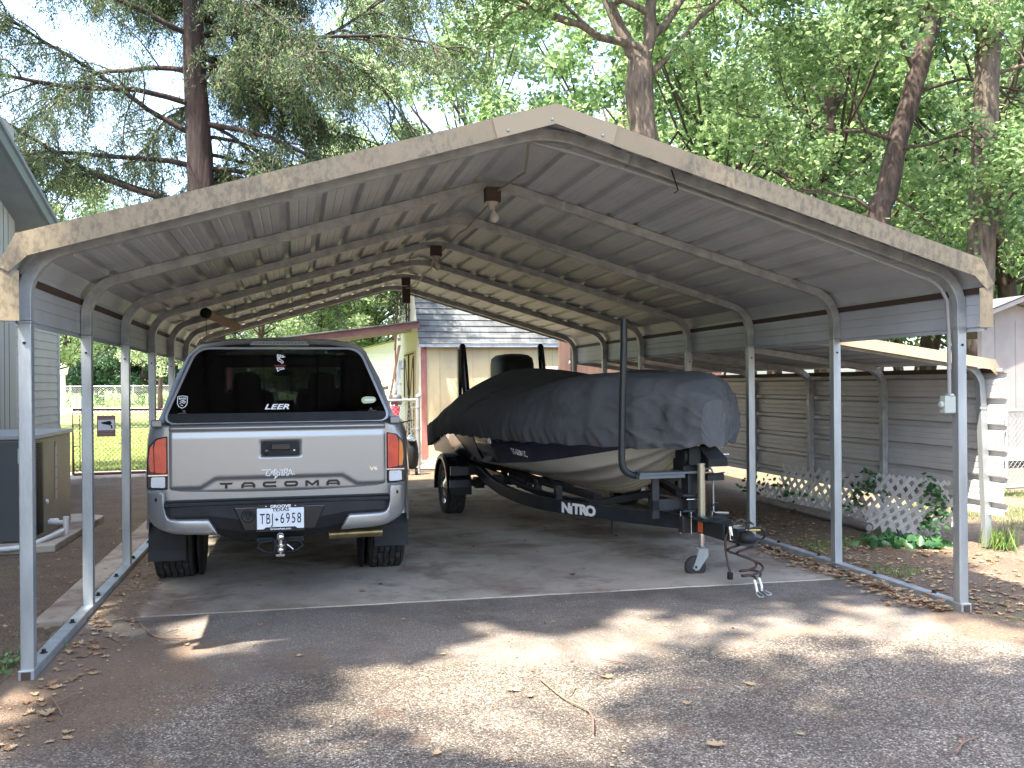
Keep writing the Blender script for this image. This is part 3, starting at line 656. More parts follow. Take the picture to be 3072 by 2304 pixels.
# tailgate surface
b = MB(); nx, nz = 120, 56; vs = []; fs = []
def low_line(x):
    ax = abs(x); return .872 if ax < .42 else (.872-.062*((ax-.42)/.10) if ax < .52 else .810)
for j in range(nz+1):
    for i in range(nx+1):
        x = -.718+1.436*i/nx; z = .737+(1.243-.737)*j/nz; y = .135
        y += -.010*math.cos(x/.72*math.pi/2)                     # slight crown
        ll = low_line(x); t = (z-(ll-.012))/.026; t = min(1, max(0, t)); t = t*t*(3-2*t)
        y += .016*(1-t)                                          # stepped lower panel
        t = min(1, max(0, (.792-z)/.02)); y += .010*t
        t = min(1, max(0, (z-1.195)/.012)); t = t*t*(3-2*t); y -= .016*t   # lip
        t = min(1, max(0, (z-1.212)/.031)); y += .034*t*t
        t = min(1, max(0, (z-1.150)/.035)); y += .006*t*(1 if z < 1.2 else 0)
        # handle recess
        hx, hz = abs(x-.003)-.128, abs(z-1.066)-.050; q = max(hx, hz)
        if q < .004: y += .022*min(1, (.004-q)/.008)
        e = min(.718-abs(x), z-.737); y += .010*max(0, 1-e/.008)
        vs.append(tp(x, y, z))
for j in range(nz):
    for i in range(nx): a = j*(nx+1)+i; fs.append((a, a+1, a+nx+2, a+nx+1))
b.add(vs, fs, True); tg = b.build('tailgate', M['silver'], truck)
b = MB(); b.box(TX-.735, TX+.735, TY+.155, TY+.20, .725, 1.25); b.build('tailgate_gap', M['black'], truck)
# tailgate handle
b = MB(); b.prism(rounded([(TX-.120, 1.020), (TX+.126, 1.020), (TX+.126, 1.112), (TX-.120, 1.112)], .018), TY+.128, TY+.15); hd = b.build('handle_bezel', M['black'], tg, bevel=.003)
b = MB(); b.prism(rounded([(TX-.060, 1.058), (TX+.070, 1.058), (TX+.066, 1.098), (TX-.056, 1.098)], .01), TY+.112, TY+.13); b.build('handle', M['black_gloss'], tg, bevel=.005)
b = MB(); b.lathe(tp(-.088, .128, 1.048), (0, -1, 0), [(0, .020), (.008, .019), (.010, .012), (.010, 0)], n=18); b.build('camera_knob', M['black_gloss'], tg)
b = MB(); b.lathe(tp(.094, .128, 1.052), (0, -1, 0), [(0, .010), (.004, .009), (.005, 0)], n=14); b.build('keyhole', M['chrome'], tg)
# tailgate lettering: wide cut corner capitals
def glyph(ch, w_, h_):
    t = h_*.37; c = h_*.26
    if ch == 'T': return [[(0, h_), (w_, h_), (w_-t*.6, h_-t), (w_*.5+t*.62, h_-t), (w_*.5+t*.62, 0), (w_*.5-t*.62, 0), (w_*.5-t*.62, h_-t), (t*.6, h_-t)]]
    if ch == 'A': return [[(0, 0), (0, h_*.55), (c*1.6, h_), (w_-c*1.6, h_), (w_, h_*.55), (w_, 0), (w_-t*1.15, 0), (w_-t*1.15, h_*.2), (t*1.15, h_*.2), (t*1.15, 0)], [(t*1.15, h_*.46), (w_-t*1.15, h_*.46), (w_-t*1.6, h_-t), (t*1.6, h_-t)]]
    if ch == 'C': return [[(w_, h_), (c*1.2, h_), (0, h_-c), (0, c), (c*1.2, 0), (w_, 0), (w_-t*.5, t), (t*1.3, t), (t*1.1, t*1.2), (t*1.1, h_-t*1.2), (t*1.3, h_-t), (w_-t*.5, h_-t)]]
    if ch == 'O': return [[(c*1.2, h_), (0, h_-c), (0, c), (c*1.2, 0), (w_-c*1.2, 0), (w_, c), (w_, h_-c), (w_-c*1.2, h_)], [(t*1.2, t), (w_-t*1.2, t), (w_-t*1.2, h_-t), (t*1.2, h_-t)]]
    if ch == 'M': return [[(0, 0), (0, h_), (t*1.3, h_), (w_*.5, h_*.42), (w_-t*1.3, h_), (w_, h_), (w_, 0), (w_-t*1.1, 0), (w_-t*1.1, h_*.55), (w_*.5, h_*.02), (t*1.1, h_*.55), (t*1.1, 0)]]
for i, ch in enumerate('TACOMA'):
    x0 = -.398+i*.1415; w_ = .093 if ch != 'T' else .088; gl = glyph(ch, w_, .040); z0 = .803
    for s_, y_, m_, nm in ((1.0, .130, 'black_gloss', 'letter'),):
        cu = bpy.data.curves.new('tmp', 'CURVE'); cu.dimensions = '2D'; cu.fill_mode = 'BOTH'; cu.extrude = .002
        for pl in gl:
            sp_ = cu.splines.new('POLY'); sp_.points.add(len(pl)-1); sp_.use_cyclic_u = True
            for k, (px, pz) in enumerate(pl): sp_.points[k].co = (px, pz, 0, 1)
        to = bpy.data.objects.new('tmp', cu); col.objects.link(to); dg = bpy.context.evaluated_depsgraph_get(); me = bpy.data.meshes.new_from_object(to.evaluated_get(dg)); bpy.data.objects.remove(to); bpy.data.curves.remove(cu)
        me.transform(Matrix.Translation((x0, .1365, z0)) @ Matrix.Rotation(R(90), 4, 'X')); me.materials.clear(); me.materials.append(M[m_]); me.name = nm
        o = bpy.data.objects.new(nm, me); link(o, tg); ORIG[o.name] = ORIG[tg.name]
# name decal and engine badge
text('cABi', .052, 'name_decal', M['sticker'], tg, tp(-.055, .121, .895), None, .0006, .0012, 1.25, .25, .95) if False else None
b = MB()
def strokes(b, lines, ox, oz, s, y, w_=.0062, th=.002):
    for ln in lines:
        for (a, c) in zip(ln, ln[1:]):
            A = Vector(tp(ox+a[0]*s, y, oz+a[1]*s)); C_ = Vector(tp(ox+c[0]*s, y, oz+c[1]*s)); d = (C_-A).normalized(); b.beam(A-d*w_*.3, C_+d*w_*.3, th, w_, (0, 0, 1)) if abs(d.z) < .95 else b.beam(A, C_, w_, th, (0, 1, 0))
strokes(b, [[(-1.1, .32), (-.35, .30)], [(-.62, .3), (-.78, -.12), (-.5, -.2)], [(-.5, -.18), (-.22, .28), (-.16, -.16)], [(-.4, 0), (-.1, 0)], [(-.1, .42), (-.02, -.3)], [(-.1, .42), (.2, .1), (0, .0), (.22, -.15), (-.1, -.45)],
            [(.34, .12), (.32, -.2)], [(.36, .3), (.37, .34)], [(.42, .25), (.86, .36)], [(.58, .3), (.5, -.18), (.66, -.14)], [(.74, .34), (.70, -.2)], [(.95, .38), (.92, -.26)], [(.72, .05), (.95, .05)], [(1.02, -.2), (1.2, .38), (1.36, -.2)], [(1.08, .02), (1.55, -.12)]], -.03, .898, .082, .1195)
b.build('name_decal', M['sticker'], tg)
text('V6', .034, 'engine_badge', M['chrome'], tg, tp(.635, .131, .912), None, .002, .0012, 1.5)
# tail lights
for sx in (-1, 1):
    f = lambda pts, y0, y1, nm, m_, bv=.004, par=None: None
    hs = thing('tmp', '', '') if False else None
    b = MB(); out = [(.728, 1.165), (.800, 1.150), (.848, 1.10), (.860, 1.0), (.858, .815), (.728, .805)]
    b.prism([(TX+sx*x, z) for x, z in out], TY+.138, TY+.26); h_ = b.build('taillight', M['black_gloss'], truck, bevel=.008)
    def lens(poly, nm, m_, y0=.122, y1=.142):
        bb = MB(); bb.prism(rounded([(TX+sx*x, z) for x, z in poly], .012, 3), TY+y0, TY+y1); return bb.build(nm, m_, h_, bevel=.007, seg=3)
    lens([(.733, 1.158), (.796, 1.143), (.812, 1.085), (.806, .925), (.733, .913)], 'red_lens', M['redlens'], .116)
    lens([(.815, 1.120), (.838, 1.085), (.845, .99), (.836, .93), (.810, .925), (.816, 1.085)], 'amber_lens' if sx > 0 else 'red_lens', M['amberlens'] if sx > 0 else M['redlens'], .124)
    lens([(.742, .895), (.830, .895), (.832, .825), (.742, .820)], 'reversing_lens', M['clearlens'])
    bb = MB(); bb.beam(tp(sx*.725, .13, .905), tp(sx*.85, .13, .905), .004, .008); bb.build('chrome_divider', M['chrome'], h_)
# bumper
b = MB(); prof = [(.22, .70), (.06, .715), (.0, .705), (-.005, .60), (.02, .52), (.06, .475), (.22, .48)]
rings = []
for x in (-.742, -.70, -.45, -.2, .2, .45, .70, .742):
    ax = abs(x); dy = .012*(ax > .44)+.10*max(0, (ax-.6)/.25)**1.5; dz = .0 if ax < .43 else .04
    rings.append([tp(x, y+dy, z if z > .6 else z+dz) for y, z in prof])
b.loft(rings, smooth=False, caps=True); bp = b.build('bumper', M['black'], truck, bevel=.006)
b = MB(); b.box(TX-.735, TX+.735, TY+.02, TY+.16, .703, .722); b.box(TX-.735, TX+.735, TY+.10, TY+.16, .722, .735); b.build('step_pad', M['black'], bp, bevel=.004)
for sx in (-1, 1):
    cols = [(.405, -.012, .528, .512), (.425, -.020, .570, .513), (.450, -.022, .612, .514), (.462, -.022, .621, .515), (.60, -.018, .623, .521), (.66, -.012, .624, .527), (.695, -.004, .628, .533), (.715, .003, .640, .538), (.728, .009, .665, .541), (.737, .014, .71, .544), (.742, .018, .792, .546), (.748, .021, .808, .549), (.775, .036, .812, .560),
            (.81, .060, .811, .580), (.835, .088, .806, .606), (.852, .125, .802, .635), (.862, .175, .798, .655), (.868, .26, .795, .668), (.869, .42, .79, .672)]
    b = MB(); rings = []
    for x, y, zt, zb_ in cols:
        r_ = min(.014, (zt-zb_)*.3); rings.append([tp(sx*x, y+.09, zt-.004), tp(sx*x, y+.035, zt), tp(sx*x, y+.010, zt-.002), tp(sx*x, y+.002, zt-r_*.6), tp(sx*x, y, zt-r_*1.6), tp(sx*x, y+.001, (zt+zb_)/2), tp(sx*x, y+.004, zb_+r_*1.8), tp(sx*x, y+.012, zb_+r_*.6), tp(sx*x, y+.03, zb_), tp(sx*x, y+.09, zb_+.004)])
    b.loft(rings, caps=True); cpiece = b.build('bumper_corner', M['silver'], bp)
    b = MB(); b.lathe(tp(sx*.785, .055, .753), (0, -1, 0), [(0, .014), (.012, .013), (.014, 0)], n=16); b.build('parking_sensor', M['black'], bp)
b = MB(); b.prism([(TX-.30, .69), (TX+.30, .69), (TX+.23, .53), (TX-.23, .53)], TY-.010, TY+.02); b.build('plate_recess', M['black_gloss'], bp, bevel=.008)
b = MB(); b.lathe(tp(-.205, -.010, .632), (0, -1, 0), [(0, .046), (.006, .044), (.008, .036), (.004, .03), (.004, 0)], n=24); b.box(TX-.213, TX-.197, TY-.022, TY-.01, .61, .655); b.build('trailer_socket', M['black'], bp)
# number plate
PZ = .612; PX = TX+.004; PY = TY-.02
b = MB(); b.prism(rounded([(PX-.158, PZ-.088), (PX+.158, PZ-.088), (PX+.158, PZ+.092), (PX-.158, PZ+.092)], .012), PY-.004, PY+.006); pf = b.build('plate_frame', M['black_gloss'], bp)
b = MB(); b.prism([(PX-.152, PZ-.070), (PX-.110, PZ-.070), (PX-.095, PZ-.058), (PX+.095, PZ-.058), (PX+.110, PZ-.070), (PX+.152, PZ-.070), (PX+.152, PZ+.068), (PX-.152, PZ+.068)], PY-.0075, PY-.004); npl = b.build('number_plate', M['plate'], bp)
text('TBJ', .098, 'plate_lettering', M['black_gloss'], npl, (PX-.090, PY-.0085, PZ-.005), None, .0005, .0004, .56, 0, 1.2)
text('6958', .098, 'plate_lettering', M['black_gloss'], npl, (PX+.066, PY-.0085, PZ-.005), None, .0005, .0004, .60, 0, 1.25)
b = MB(); b.prism([(PX-.026+x*.012, PZ-.008+z*.012) for x, z in [(-1, .1), (-.35, .1), (-.35, .95), (.1, .95), (.1, .45), (.9, .3), (1, -.25), (.35, -.7), (.2, -1.1), (-.15, -.8), (-.4, -.4), (-.65, -.45)]], PY-.0095, PY-.0075); b.build('plate_emblem', M['black_gloss'], npl)
text('TEXAS', .030, 'plate_lettering', M['black_gloss'], npl, (PX+.0, PY-.0085, PZ+.056), None, .0005, .0006, 1.25)
text('GROOVE', .027, 'frame_lettering', M['white'], pf, (PX, PY-.0102, PZ+.079), None, .0005, .0010, 1.2)
text('GrooveAuto.com', .019, 'frame_lettering', M['white'], pf, (PX, PY-.0102, PZ-.070), None, .0005, .0003, 1.0)
for dx in (-.095, .095):
    b = MB(); b.lathe((PX+dx, PY-.005, PZ+.080), (0, -1, 0), [(0, .006), (.004, .005), (.004, 0)], n=10); b.build('plate_bolt', M['chrome'], pf)
b = MB(); b.box(PX-.03, PX+.03, TY-.008, TY+.02, .704, .724); b.build('plate_lamp', M['black'], bp)
# hitch
b = MB(); b.box(TX-.04, TX+.04, TY-.05, TY+.2, .40, .475); b.box(TX-.155, TX+.155, TY+.05, TY+.09, .44, .475)
for sx in (-1, 1): b.tube([tp(sx*.05, .02, .455), tp(sx*.13, .01, .45), tp(sx*.15, .01, .42), tp(sx*.10, .01, .385), tp(sx*.04, .02, .375)], .009, 8)
ht = b.build('hitch_receiver', M['black'], truck, bevel=.003)
b = MB(); b.sphere((TX+.003, TY-.10, .498), .027); b.cyl((TX+.003, TY-.10, .478), (TX+.003, TY-.10, .43), .014); b.cyl((TX+.003, TY-.10, .45), (TX+.003, TY-.10, .438), .028, n=20); b.sphere((TX+.003, TY-.10, .412), .024); b.box(TX-.025, TX+.031, TY-.13, TY-.07, .375, .39); b.build('tow_ball', M['chrome'], ht)
b = MB(); b.cyl((TX+.045, TY-.055, .44), (TX+.085, TY-.055, .405), .005); b.build('hitch_pin', M['chrome'], ht)
# exhaust, axle, spare
b = MB(); b.tube([tp(.33, .26, .445), tp(.62, .24, .452), tp(.70, .24, .452)], .033, 16); b.build('exhaust_pipe', M['bronze'], truck)
b = MB(); b.cyl(tp(-.75, 1.25, .40), tp(.75, 1.25, .40), .045); b.sphere(tp(0, 1.25, .40), .15); b.build('rear_axle', M['black'], truck)
b = MB(); b.lathe(tp(-.1, .62, .52), (0, 0, 1), [(-.10, .12), (-.11, .30), (-.07, .37), (.05, .37), (.10, .30), (.10, .12)], n=28); b.build('spare_wheel', M['rubber'], truck)
b = MB(); b.beam(tp(-.52, .2, .56), tp(-.52, 4.8, .56), .08, .14); b.build('chassis_rail', M['black'], truck)
b = MB(); b.beam(tp(.52, .2, .56), tp(.52, 4.8, .56), .08, .14); b.build('chassis_rail', M['black'], truck)
b = MB(); b.box(TX-.75, TX+.75, TY+2.0, TY+4.6, .42, .54); b.build('underbody', M['black'], truck, bevel=.02)
# wheels with blocky tread
def tyre(b, c, r, w_, n=72):
    prof = [(-w_*.5, r*.62), (-w_*.52, r*.80), (-w_*.48, r*.93), (-w_*.40, r*.985)]
    ribs = []
    k = 5; ww = w_*.8; x = -ww/2
    for i in range(k):
        a = -ww/2+ww*i/k; e = a+ww/k
        ribs += [(a+.0055, r*.955), (a+.0065, r), (e-.0065, r), (e-.0055, r*.955)]
    prof += ribs+[(w_*.40, r*.985), (w_*.48, r*.93), (w_*.52, r*.80), (w_*.5, r*.62)]
    C_ = Vector(c); vs = []; fs = []; K = len(prof)
    for i, (h, rad) in enumerate(prof):
        for j in range(n):
            th = 2*math.pi*j/n; rr = rad; zz = 0
            if rad >= r*.999:
                rib = (i-4)//4; ph = (j+rib*2) % 6
                if ph == 0: rr = rad*.958
                zz = .006*math.sin(j*2*math.pi/6*1.0)*(1 if rib in (1, 2, 3) else .4)
            if abs(rad-r*.93) < 1e-6 and j % 6 < 3: rr = rad*.985
            vs.append(C_+Vector((h+zz, rr*math.cos(th), rr*math.sin(th))))
    for i in range(K-1):
        for j in range(n): j2 = (j+1) % n; fs.append((i*n+j, i*n+j2, (i+1)*n+j2, (i+1)*n+j))
    b.add(vs, fs, False); return b
for sx in (-1, 1):
    for yc in (1.25, 4.82):
        b = MB(); tyre(b, (0, 0, 0), .39, .285); wv = b.build('wheel', M['rubber'], None); wv.parent = truck; wv.location = (sx*.797, yc, .392); wv.rotation_euler = (R(13*yc), 0, 0); ORIG[wv.name] = Vector()
        b = MB(); b.lathe((0, 0, 0), (sx, 0, 0), [(.12, .25), (.10, .235), (.06, .22), (.07, .10), (.09, .06), (.09, 0)], n=30); b.lathe((0, 0, 0), (-sx, 0, 0), [(.12, .25), (.0, .23), (-.03, .1), (-.03, 0)], n=30); b.build('rim', M['chrome'], wv)
    b = MB(); x0, x1 = (-.945, -.685) if sx < 0 else (.685, .945)
    b.loft([[tp(x0, y, z), tp(x1, y, z), tp(x1, y+.012, z), tp(x0, y+.012, z)] for y, z in ((.80, .50), (.77, .42), (.76, .30), (.745, .225 if sx < 0 else .262))], smooth=False, caps=True); b.build('mud_flap', M['black'], truck, bevel=.004)
# canopy (hollow)
def cap_ring(y, wb, wt, zb, zt, inset=0):
    P = [(-wb+inset, zb), (-wb+.025+inset, zb+.06), (-(wb*.48+wt*.52)+inset*1, zb+(zt-zb)*.52), (-wt-.01+inset, zt-.10), (-wt+.06, zt-.03-inset), (-wt*.62, zt-.004-inset), (0, zt+.012-inset), (wt*.62, zt-.004-inset), (wt-.06, zt-.03-inset), (wt+.01-inset, zt-.10), ((wb*.48+wt*.52)-inset, zb+(zt-zb)*.52), (wb-.025-inset, zb+.06), (wb-inset, zb)]
    return [tp(x, y, z) for x, z in P]
b = MB()
rear = []
for x, y, z in cap_ring(0, .795, .60, 1.252, 1.815): rear.append((x, TY+.145+(z-1.252)*.42, z))
b.loft([rear, cap_ring(.60, .80, .615, 1.252, 1.84), cap_ring(1.2, .80, .62, 1.252, 1.85), cap_ring(1.98, .79, .615, 1.252, 1.84)], closed=False)
inn = [(TX+(x-TX)*.945, y+.012, 1.252+(z-1.252)*.955 if z > 1.3 else z) for x, y, z in rear]
b.loft([rear, inn], closed=False)
inn2 = [(TX+(x-TX)*.945, TY+1.97, 1.252+(z-1.252)*.955 if z > 1.3 else z) for x, y, z in cap_ring(1.98, .79, .615, 1.252, 1.84)]
b.loft([inn, inn2], closed=False)
canopy = b.build('canopy', M['cap'], truck)
for sx in (-1, 1):
    b = MB(); b.box(TX+sx*.79-.04, TX+sx*.79+.03, TY+.12, TY+.17, 1.225, 1.275); b.build('canopy_corner', M['cap'], canopy, bevel=.008)
def slab(poly, y_at, th, name, m_, parent, bevel=0):
    b = MB(); n_ = len(poly); f = [(TX+x, TY+y_at(z), z) for x, z in poly]; k = [(TX+x, TY+y_at(z)+th, z) for x, z in poly]
    b.add(f+k, [tuple(range(n_)), tuple(range(2*n_-1, n_-1, -1))]+[(i, n_+i, n_+(i+1) % n_, (i+1) % n_) for i in range(n_)]); return b.build(name, m_, parent, bevel=bevel)
ya = lambda z: .118+(z-1.252)*.42
GO = rounded([(-.748, 1.250), (.748, 1.250), (.548, 1.752), (-.548, 1.752)], .085, 6)
slab(GO, ya, .008, 'rear_glass', M['tglass'], canopy)
# glass frame as a ring
def ring(outer, inner_, y_at, th, name, m_, parent):
    b = MB(); n_ = len(outer); V = []
    for dy in (0, th): V += [(TX+x, TY+y_at(z)+dy, z) for x, z in outer]+[(TX+x, TY+y_at(z)+dy, z) for x, z in inner_]
    F = []
    for i in range(n_): j = (i+1) % n_; F += [(i, j, n_+j, n_+i), (2*n_+i, 3*n_+i, 3*n_+j, 2*n_+j), (i, 2*n_+i, 2*n_+j, j), (n_+i, n_+j, 3*n_+j, 3*n_+i)]
    b.add(V, F, False); return b.build(name, m_, parent)
O2 = rounded([(-.766, 1.247), (.766, 1.247), (.560, 1.766), (-.560, 1.766)], .09, 6)
ring(O2, GO, lambda z: ya(z)-.004, .016, 'glass_frame', mat('satin_alloy', (.42, .44, .46), .35, .6), canopy)
b = MB(); b.add([(TX+x, TY+ya(z)-.003, z) for x, z in ((-.745, 1.252), (.745, 1.252), (.722, 1.312), (-.722, 1.312))]+[(TX+x, TY+ya(z)+.012, z) for x, z in ((-.745, 1.252), (.745, 1.252), (.722, 1.312), (-.722, 1.312))], [(0, 1, 2, 3), (7, 6, 5, 4), (0, 4, 5, 1), (3, 2, 6, 7), (0, 3, 7, 4), (1, 5, 6, 2)]); b.build('glass_sill', M['black'], canopy)
for sx in (-1, 1):
    b = MB(); zz = 1.315; yy_ = TY+ya(zz)-.012; b.beam((TX+sx*.60, yy_, zz), (TX+sx*.66, yy_, zz), .012, .010); b.lathe((TX+sx*.62, yy_, zz+.012), (0, -1, 0), [(0, .012), (.008, .011), (.008, 0)], n=14); b.build('glass_latch', M['black_gloss'], canopy, bevel=.002)
# third brake light
yb = lambda z: .118+(z-1.252)*.42-.006
slab([(-.205, 1.782), (.205, 1.782), (.185, 1.812), (-.185, 1.812)], lambda z: yb(z)-.004, .03, 'brake_light', mat('grey_bezel', (.20, .21, .21), .4), canopy, .004)
b = MB(); zz = 1.797
for i in range(14): x = -.16+i*.0246; b.box(TX+x-.009, TX+x+.009, TY+yb(zz)-.010, TY+yb(zz)-.004, zz-.006, zz+.006)
b.build('brake_light_lens', mat('dark_red_lens', (.05, .02, .02), .2), canopy)
# decals on the glass (flat vinyl just off the pane)
def onglass(x, z, d=.003): return Vector((TX+x, TY+ya(z)-d, z))
tilt = Matrix.Rotation(R(90)-math.atan(.42), 4, 'X')
text('LEER', .052, 'brand_decal', M['sticker'], canopy, onglass(-.02, 1.350), tilt, .0004, .0014, 1.45, .3, 1.05)
def gstroke(name, lines, ox, oz, s, m_, w_=.004):
    b = MB()
    for ln in lines:
        for a, c in zip(ln, ln[1:]):
            A = onglass(ox+a[0]*s, oz+a[1]*s); C_ = onglass(ox+c[0]*s, oz+c[1]*s); d = (C_-A).normalized(); side = d.cross(Vector((0, -1, .42))).normalized()*w_/2
            b.add([A-side, A+side, C_+side, C_-side], [(0, 1, 2, 3)])
    return b.build(name, m_, canopy)
gstroke('stag_decal', [[(-.25, 1.0), (-.35, .6), (-.15, .3)], [(-.05, .95), (-.2, .6), (-.05, .3)], [(.15, .95), (.0, .6), (.02, .3)], [(.5, .85), (.15, .7), (-.05, .35)], [(.75, .6), (.35, .55)], [(.55, .72), (.2, .5)], [(-.3, .3), (.1, .25), (.4, .0), (.55, -.2)], [(-.3, .3), (-.2, .05), (.1, -.05), (.3, -.3), (.5, -.25)]], .0, 1.668, .05, M['sticker'], .0055)
gstroke('stag_decal', [[(-.75, -.55), (.85, -.52)], [(-.6, -.68), (.8, -.66)]], .0, 1.665, .05, mat('dark_red_decal', (.16, .02, .02), .5), .007)
gstroke('stag_decal', [[(-.5, -.85), (.6, -.85)], [(-.35, -.85), (-.25, -1.35), (.0, -1.1), (.7, -.95)]], .0, 1.662, .05, M['sticker'], .005)
sh_ = [(-.030, .036), (.0, .040), (.030, .036), (.031, -.012), (.02, -.032), (0, -.042), (-.02, -.032), (-.031, -.012)]
gstroke('fish_club_decal', [[(x/.05, z/.05) for x, z in sh_+[sh_[0]]], [(-.35, .05), (.1, .22), (.4, .02), (.25, -.2), (-.1, -.05), (-.35, -.25)], [(-.1, .12), (.25, .05)], [(-.2, -.4), (.1, -.5)]], -.635, 1.392, .05, M['sticker'], .0045)
text('BASS', .019, 'club_lettering', M['sticker'], canopy, onglass(-.635, 1.414), tilt, .0004, .0006, 1.15)
b = MB(); P_ = rounded([(-.048, .016), (-.02, .026), (.04, .022), (.052, .0), (.03, -.020), (-.04, -.024), (-.055, -.004)], .01, 3); b.add([onglass(.610+x, 1.390+z) for x, z in P_], [tuple(range(len(P_)))]); b.build('oval_decal', M['green_sticker'], canopy)
b = MB(); P_ = [(-.03, -.008), (.035, -.006), (.038, .006), (-.028, .005)]; b.add([onglass(.610+x, 1.392+z, .004) for x, z in P_], [(0, 1, 2, 3)]); b.build('decal_band', M['white'], canopy)
# cab: pillars, roof, glass, seats
b = MB()
def cr(y, wb, wt, zb, zt): return [tp(x, y, z) for x, z in ((-wb, zb), (-wt, zt-.10), (-wt+.07, zt-.02), (0, zt), (wt-.07, zt-.02), (wt, zt-.10), (wb, zb))]
rf = []
for y, w1, z in ((2.02, .60, 1.74), (2.10, .64, 1.775), (2.6, .66, 1.80), (3.3, .64, 1.79), (3.50, .61, 1.765)): rf.append([tp(-w1, y, z-.055), tp(-w1+.05, y, z-.01), tp(0, y, z), tp(w1-.05, y, z-.01), tp(w1, y, z-.055), tp(w1-.06, y, z-.06), tp(-w1+.06, y, z-.06)])
b.loft(rf, caps=True); b.build('cab_roof', M['silver'], truck)
for sx in (-1, 1):
    for (a, c, w_) in ((tp(sx*.80, 2.04, 1.22), tp(sx*.62, 2.12, 1.74), .11), (tp(sx*.84, 2.95, 1.2), tp(sx*.655, 2.95, 1.75), .07), (tp(sx*.80, 4.05, 1.18), tp(sx*.62, 3.45, 1.74), .06)):
        b = MB(); b.beam(a, c, w_, .05, (1, 0, 0)); b.build('pillar', M['silver'], truck, bevel=.01)
    b = MB(); b.add([tp(sx*.835, 2.08, 1.22), tp(sx*.835, 3.95, 1.2), tp(sx*.65, 3.42, 1.73), tp(sx*.65, 2.14, 1.73)], [(0, 1, 2, 3)]); b.build('side_glass', M['cglass'], truck)
    b = MB(); b.sphere(tp(sx*1.0, 3.75, 1.26), .12, sc_=(.9, .35, .75)); b.beam(tp(sx*.86, 3.75, 1.2), tp(sx*1.0, 3.75, 1.24), .05, .04); b.build('wing_mirror', M['black'], truck)
    b = MB(); b.sphere(tp(sx*.80, 5.25, .93), .13, sc_=(.9, .5, .7)); b.build('headlight', M['clearlens'], truck)
b = MB(); b.add([tp(-.76, 4.02, 1.17), tp(.76, 4.02, 1.17), tp(.60, 3.46, 1.72), tp(-.60, 3.46, 1.72)], [(0, 1, 2, 3)]); b.build('windscreen', M['cglass'], truck)
b = MB()  # rear cab wall with window opening
for x0, x1, z0, z1 in ((-.78, .78, 1.20, 1.33), (-.70, -.50, 1.33, 1.66), (.50, .70, 1.33, 1.66), (-.66, .66, 1.66, 1.76)): b.box(TX+x0, TX+x1, TY+2.05, TY+2.09, z0, z1)
b.build('cab_rear_wall', M['interior'], truck)
b = MB(); b.box(TX-.80, TX+.80, TY+2.1, TY+4.1, 1.10, 1.235); b.box(TX-.79, TX+.79, TY+.3, TY+2.0, .95, 1.20); b.build('interior_floor', M['interior'], truck)
for (x, y, z, w1) in ((-.36, 2.95, 1.30, .23), (.36, 2.95, 1.30, .23), (-.32, 2.32, 1.28, .26), (.34, 2.32, 1.28, .26)):
    b = MB(); b.prism(rounded([(TX+x-w1, 1.15), (TX+x+w1, 1.15), (TX+x+w1*.85, z+.17), (TX+x-w1*.85, z+.17)], .06), TY+y, TY+y+.12)
    b.prism(rounded([(TX+x-.13, z+.14), (TX+x+.13, z+.14), (TX+x+.11, z+.33), (TX+x-.11, z+.33)], .05), TY+y, TY+y+.10); b.build('seat', M['interior'], truck, bevel=.02)
b = MB(); b.sphere(tp(-.02, 3.38, 1.63), .10, sc_=(1, .2, .35)); b.build('rear_view_mirror', M['interior'], truck)
b = MB(); b.box(TX-.09, TX+.09, TY+3.9, TY+4.0, 1.24, 1.34); b.build('dashboard_unit', M['interior'], truck)
b = MB(); b.lathe(tp(-.13, 1.4, 1.30), (0, 0, 1), [(-.1, .07), (0, .05), (.11, .018), (.12, 0)], n=18); b.box(TX-.18, TX+.0, TY+1.3, TY+1.5, 1.19, 1.21)
rc = b.build('traffic_cone', M['redcone'], None, origin=tp(-.13, 1.4, 1.2)); tag(rc, 'small red cone seen through the tinted canopy window of the pickup', 'cone')
b = MB(); b.tube([tp(.84, .30, 1.22), tp(.93, .28, 1.24)], [.006, .004], 6); b.build('antenna', M['black'], truck)

# ================================================================== BOAT TRAILER (local frame: x across, y from the jack towards the stern)
JL = (1.62, 1.50, 0); JA = R(3.2)
trailer = thing('boat_trailer', 'dark grey boat trailer with white lettering on its side rail, carrying the covered boat', 'boat trailer', JL, JA)
def sq(b, pts, w_, h_):
    for a, c in zip(pts, pts[1:]):
        a, c = Vector(a), Vector(c); d = (c-a).normalized()*w_*.12; b.beam(a-d, c+d, w_, h_)
    return b
def smoothpath(P, k=6):
    out = []; P = [Vector(p) for p in P]; n_ = len(P)
    for i in range(n_-1):
        p0, p1, p2, p3 = P[max(i-1, 0)], P[i], P[i+1], P[min(i+2, n_-1)]
        for j in range(k):
            t = j/k; out.append(.5*((2*p1)+(-p0+p2)*t+(2*p0-5*p1+4*p2-p3)*t*t+(-p0+3*p1-3*p2+p3)*t*t*t))
    out.append(P[-1]); return out
def rrail(b, pts, w_, h_):
    rings = []; k = len(pts)
    for i, p in enumerate(pts):
        t = (pts[min(i+1, k-1)]-pts[max(i-1, 0)]).normalized(); r_ = Vector((t.y, -t.x, 0)).normalized()*w_/2; u = Vector((0, 0, h_/2)); rings.append([p-r_-u, p+r_-u, p+r_+u, p-r_+u])
    return b.loft(rings, smooth=False, caps=True)
RZ = .405
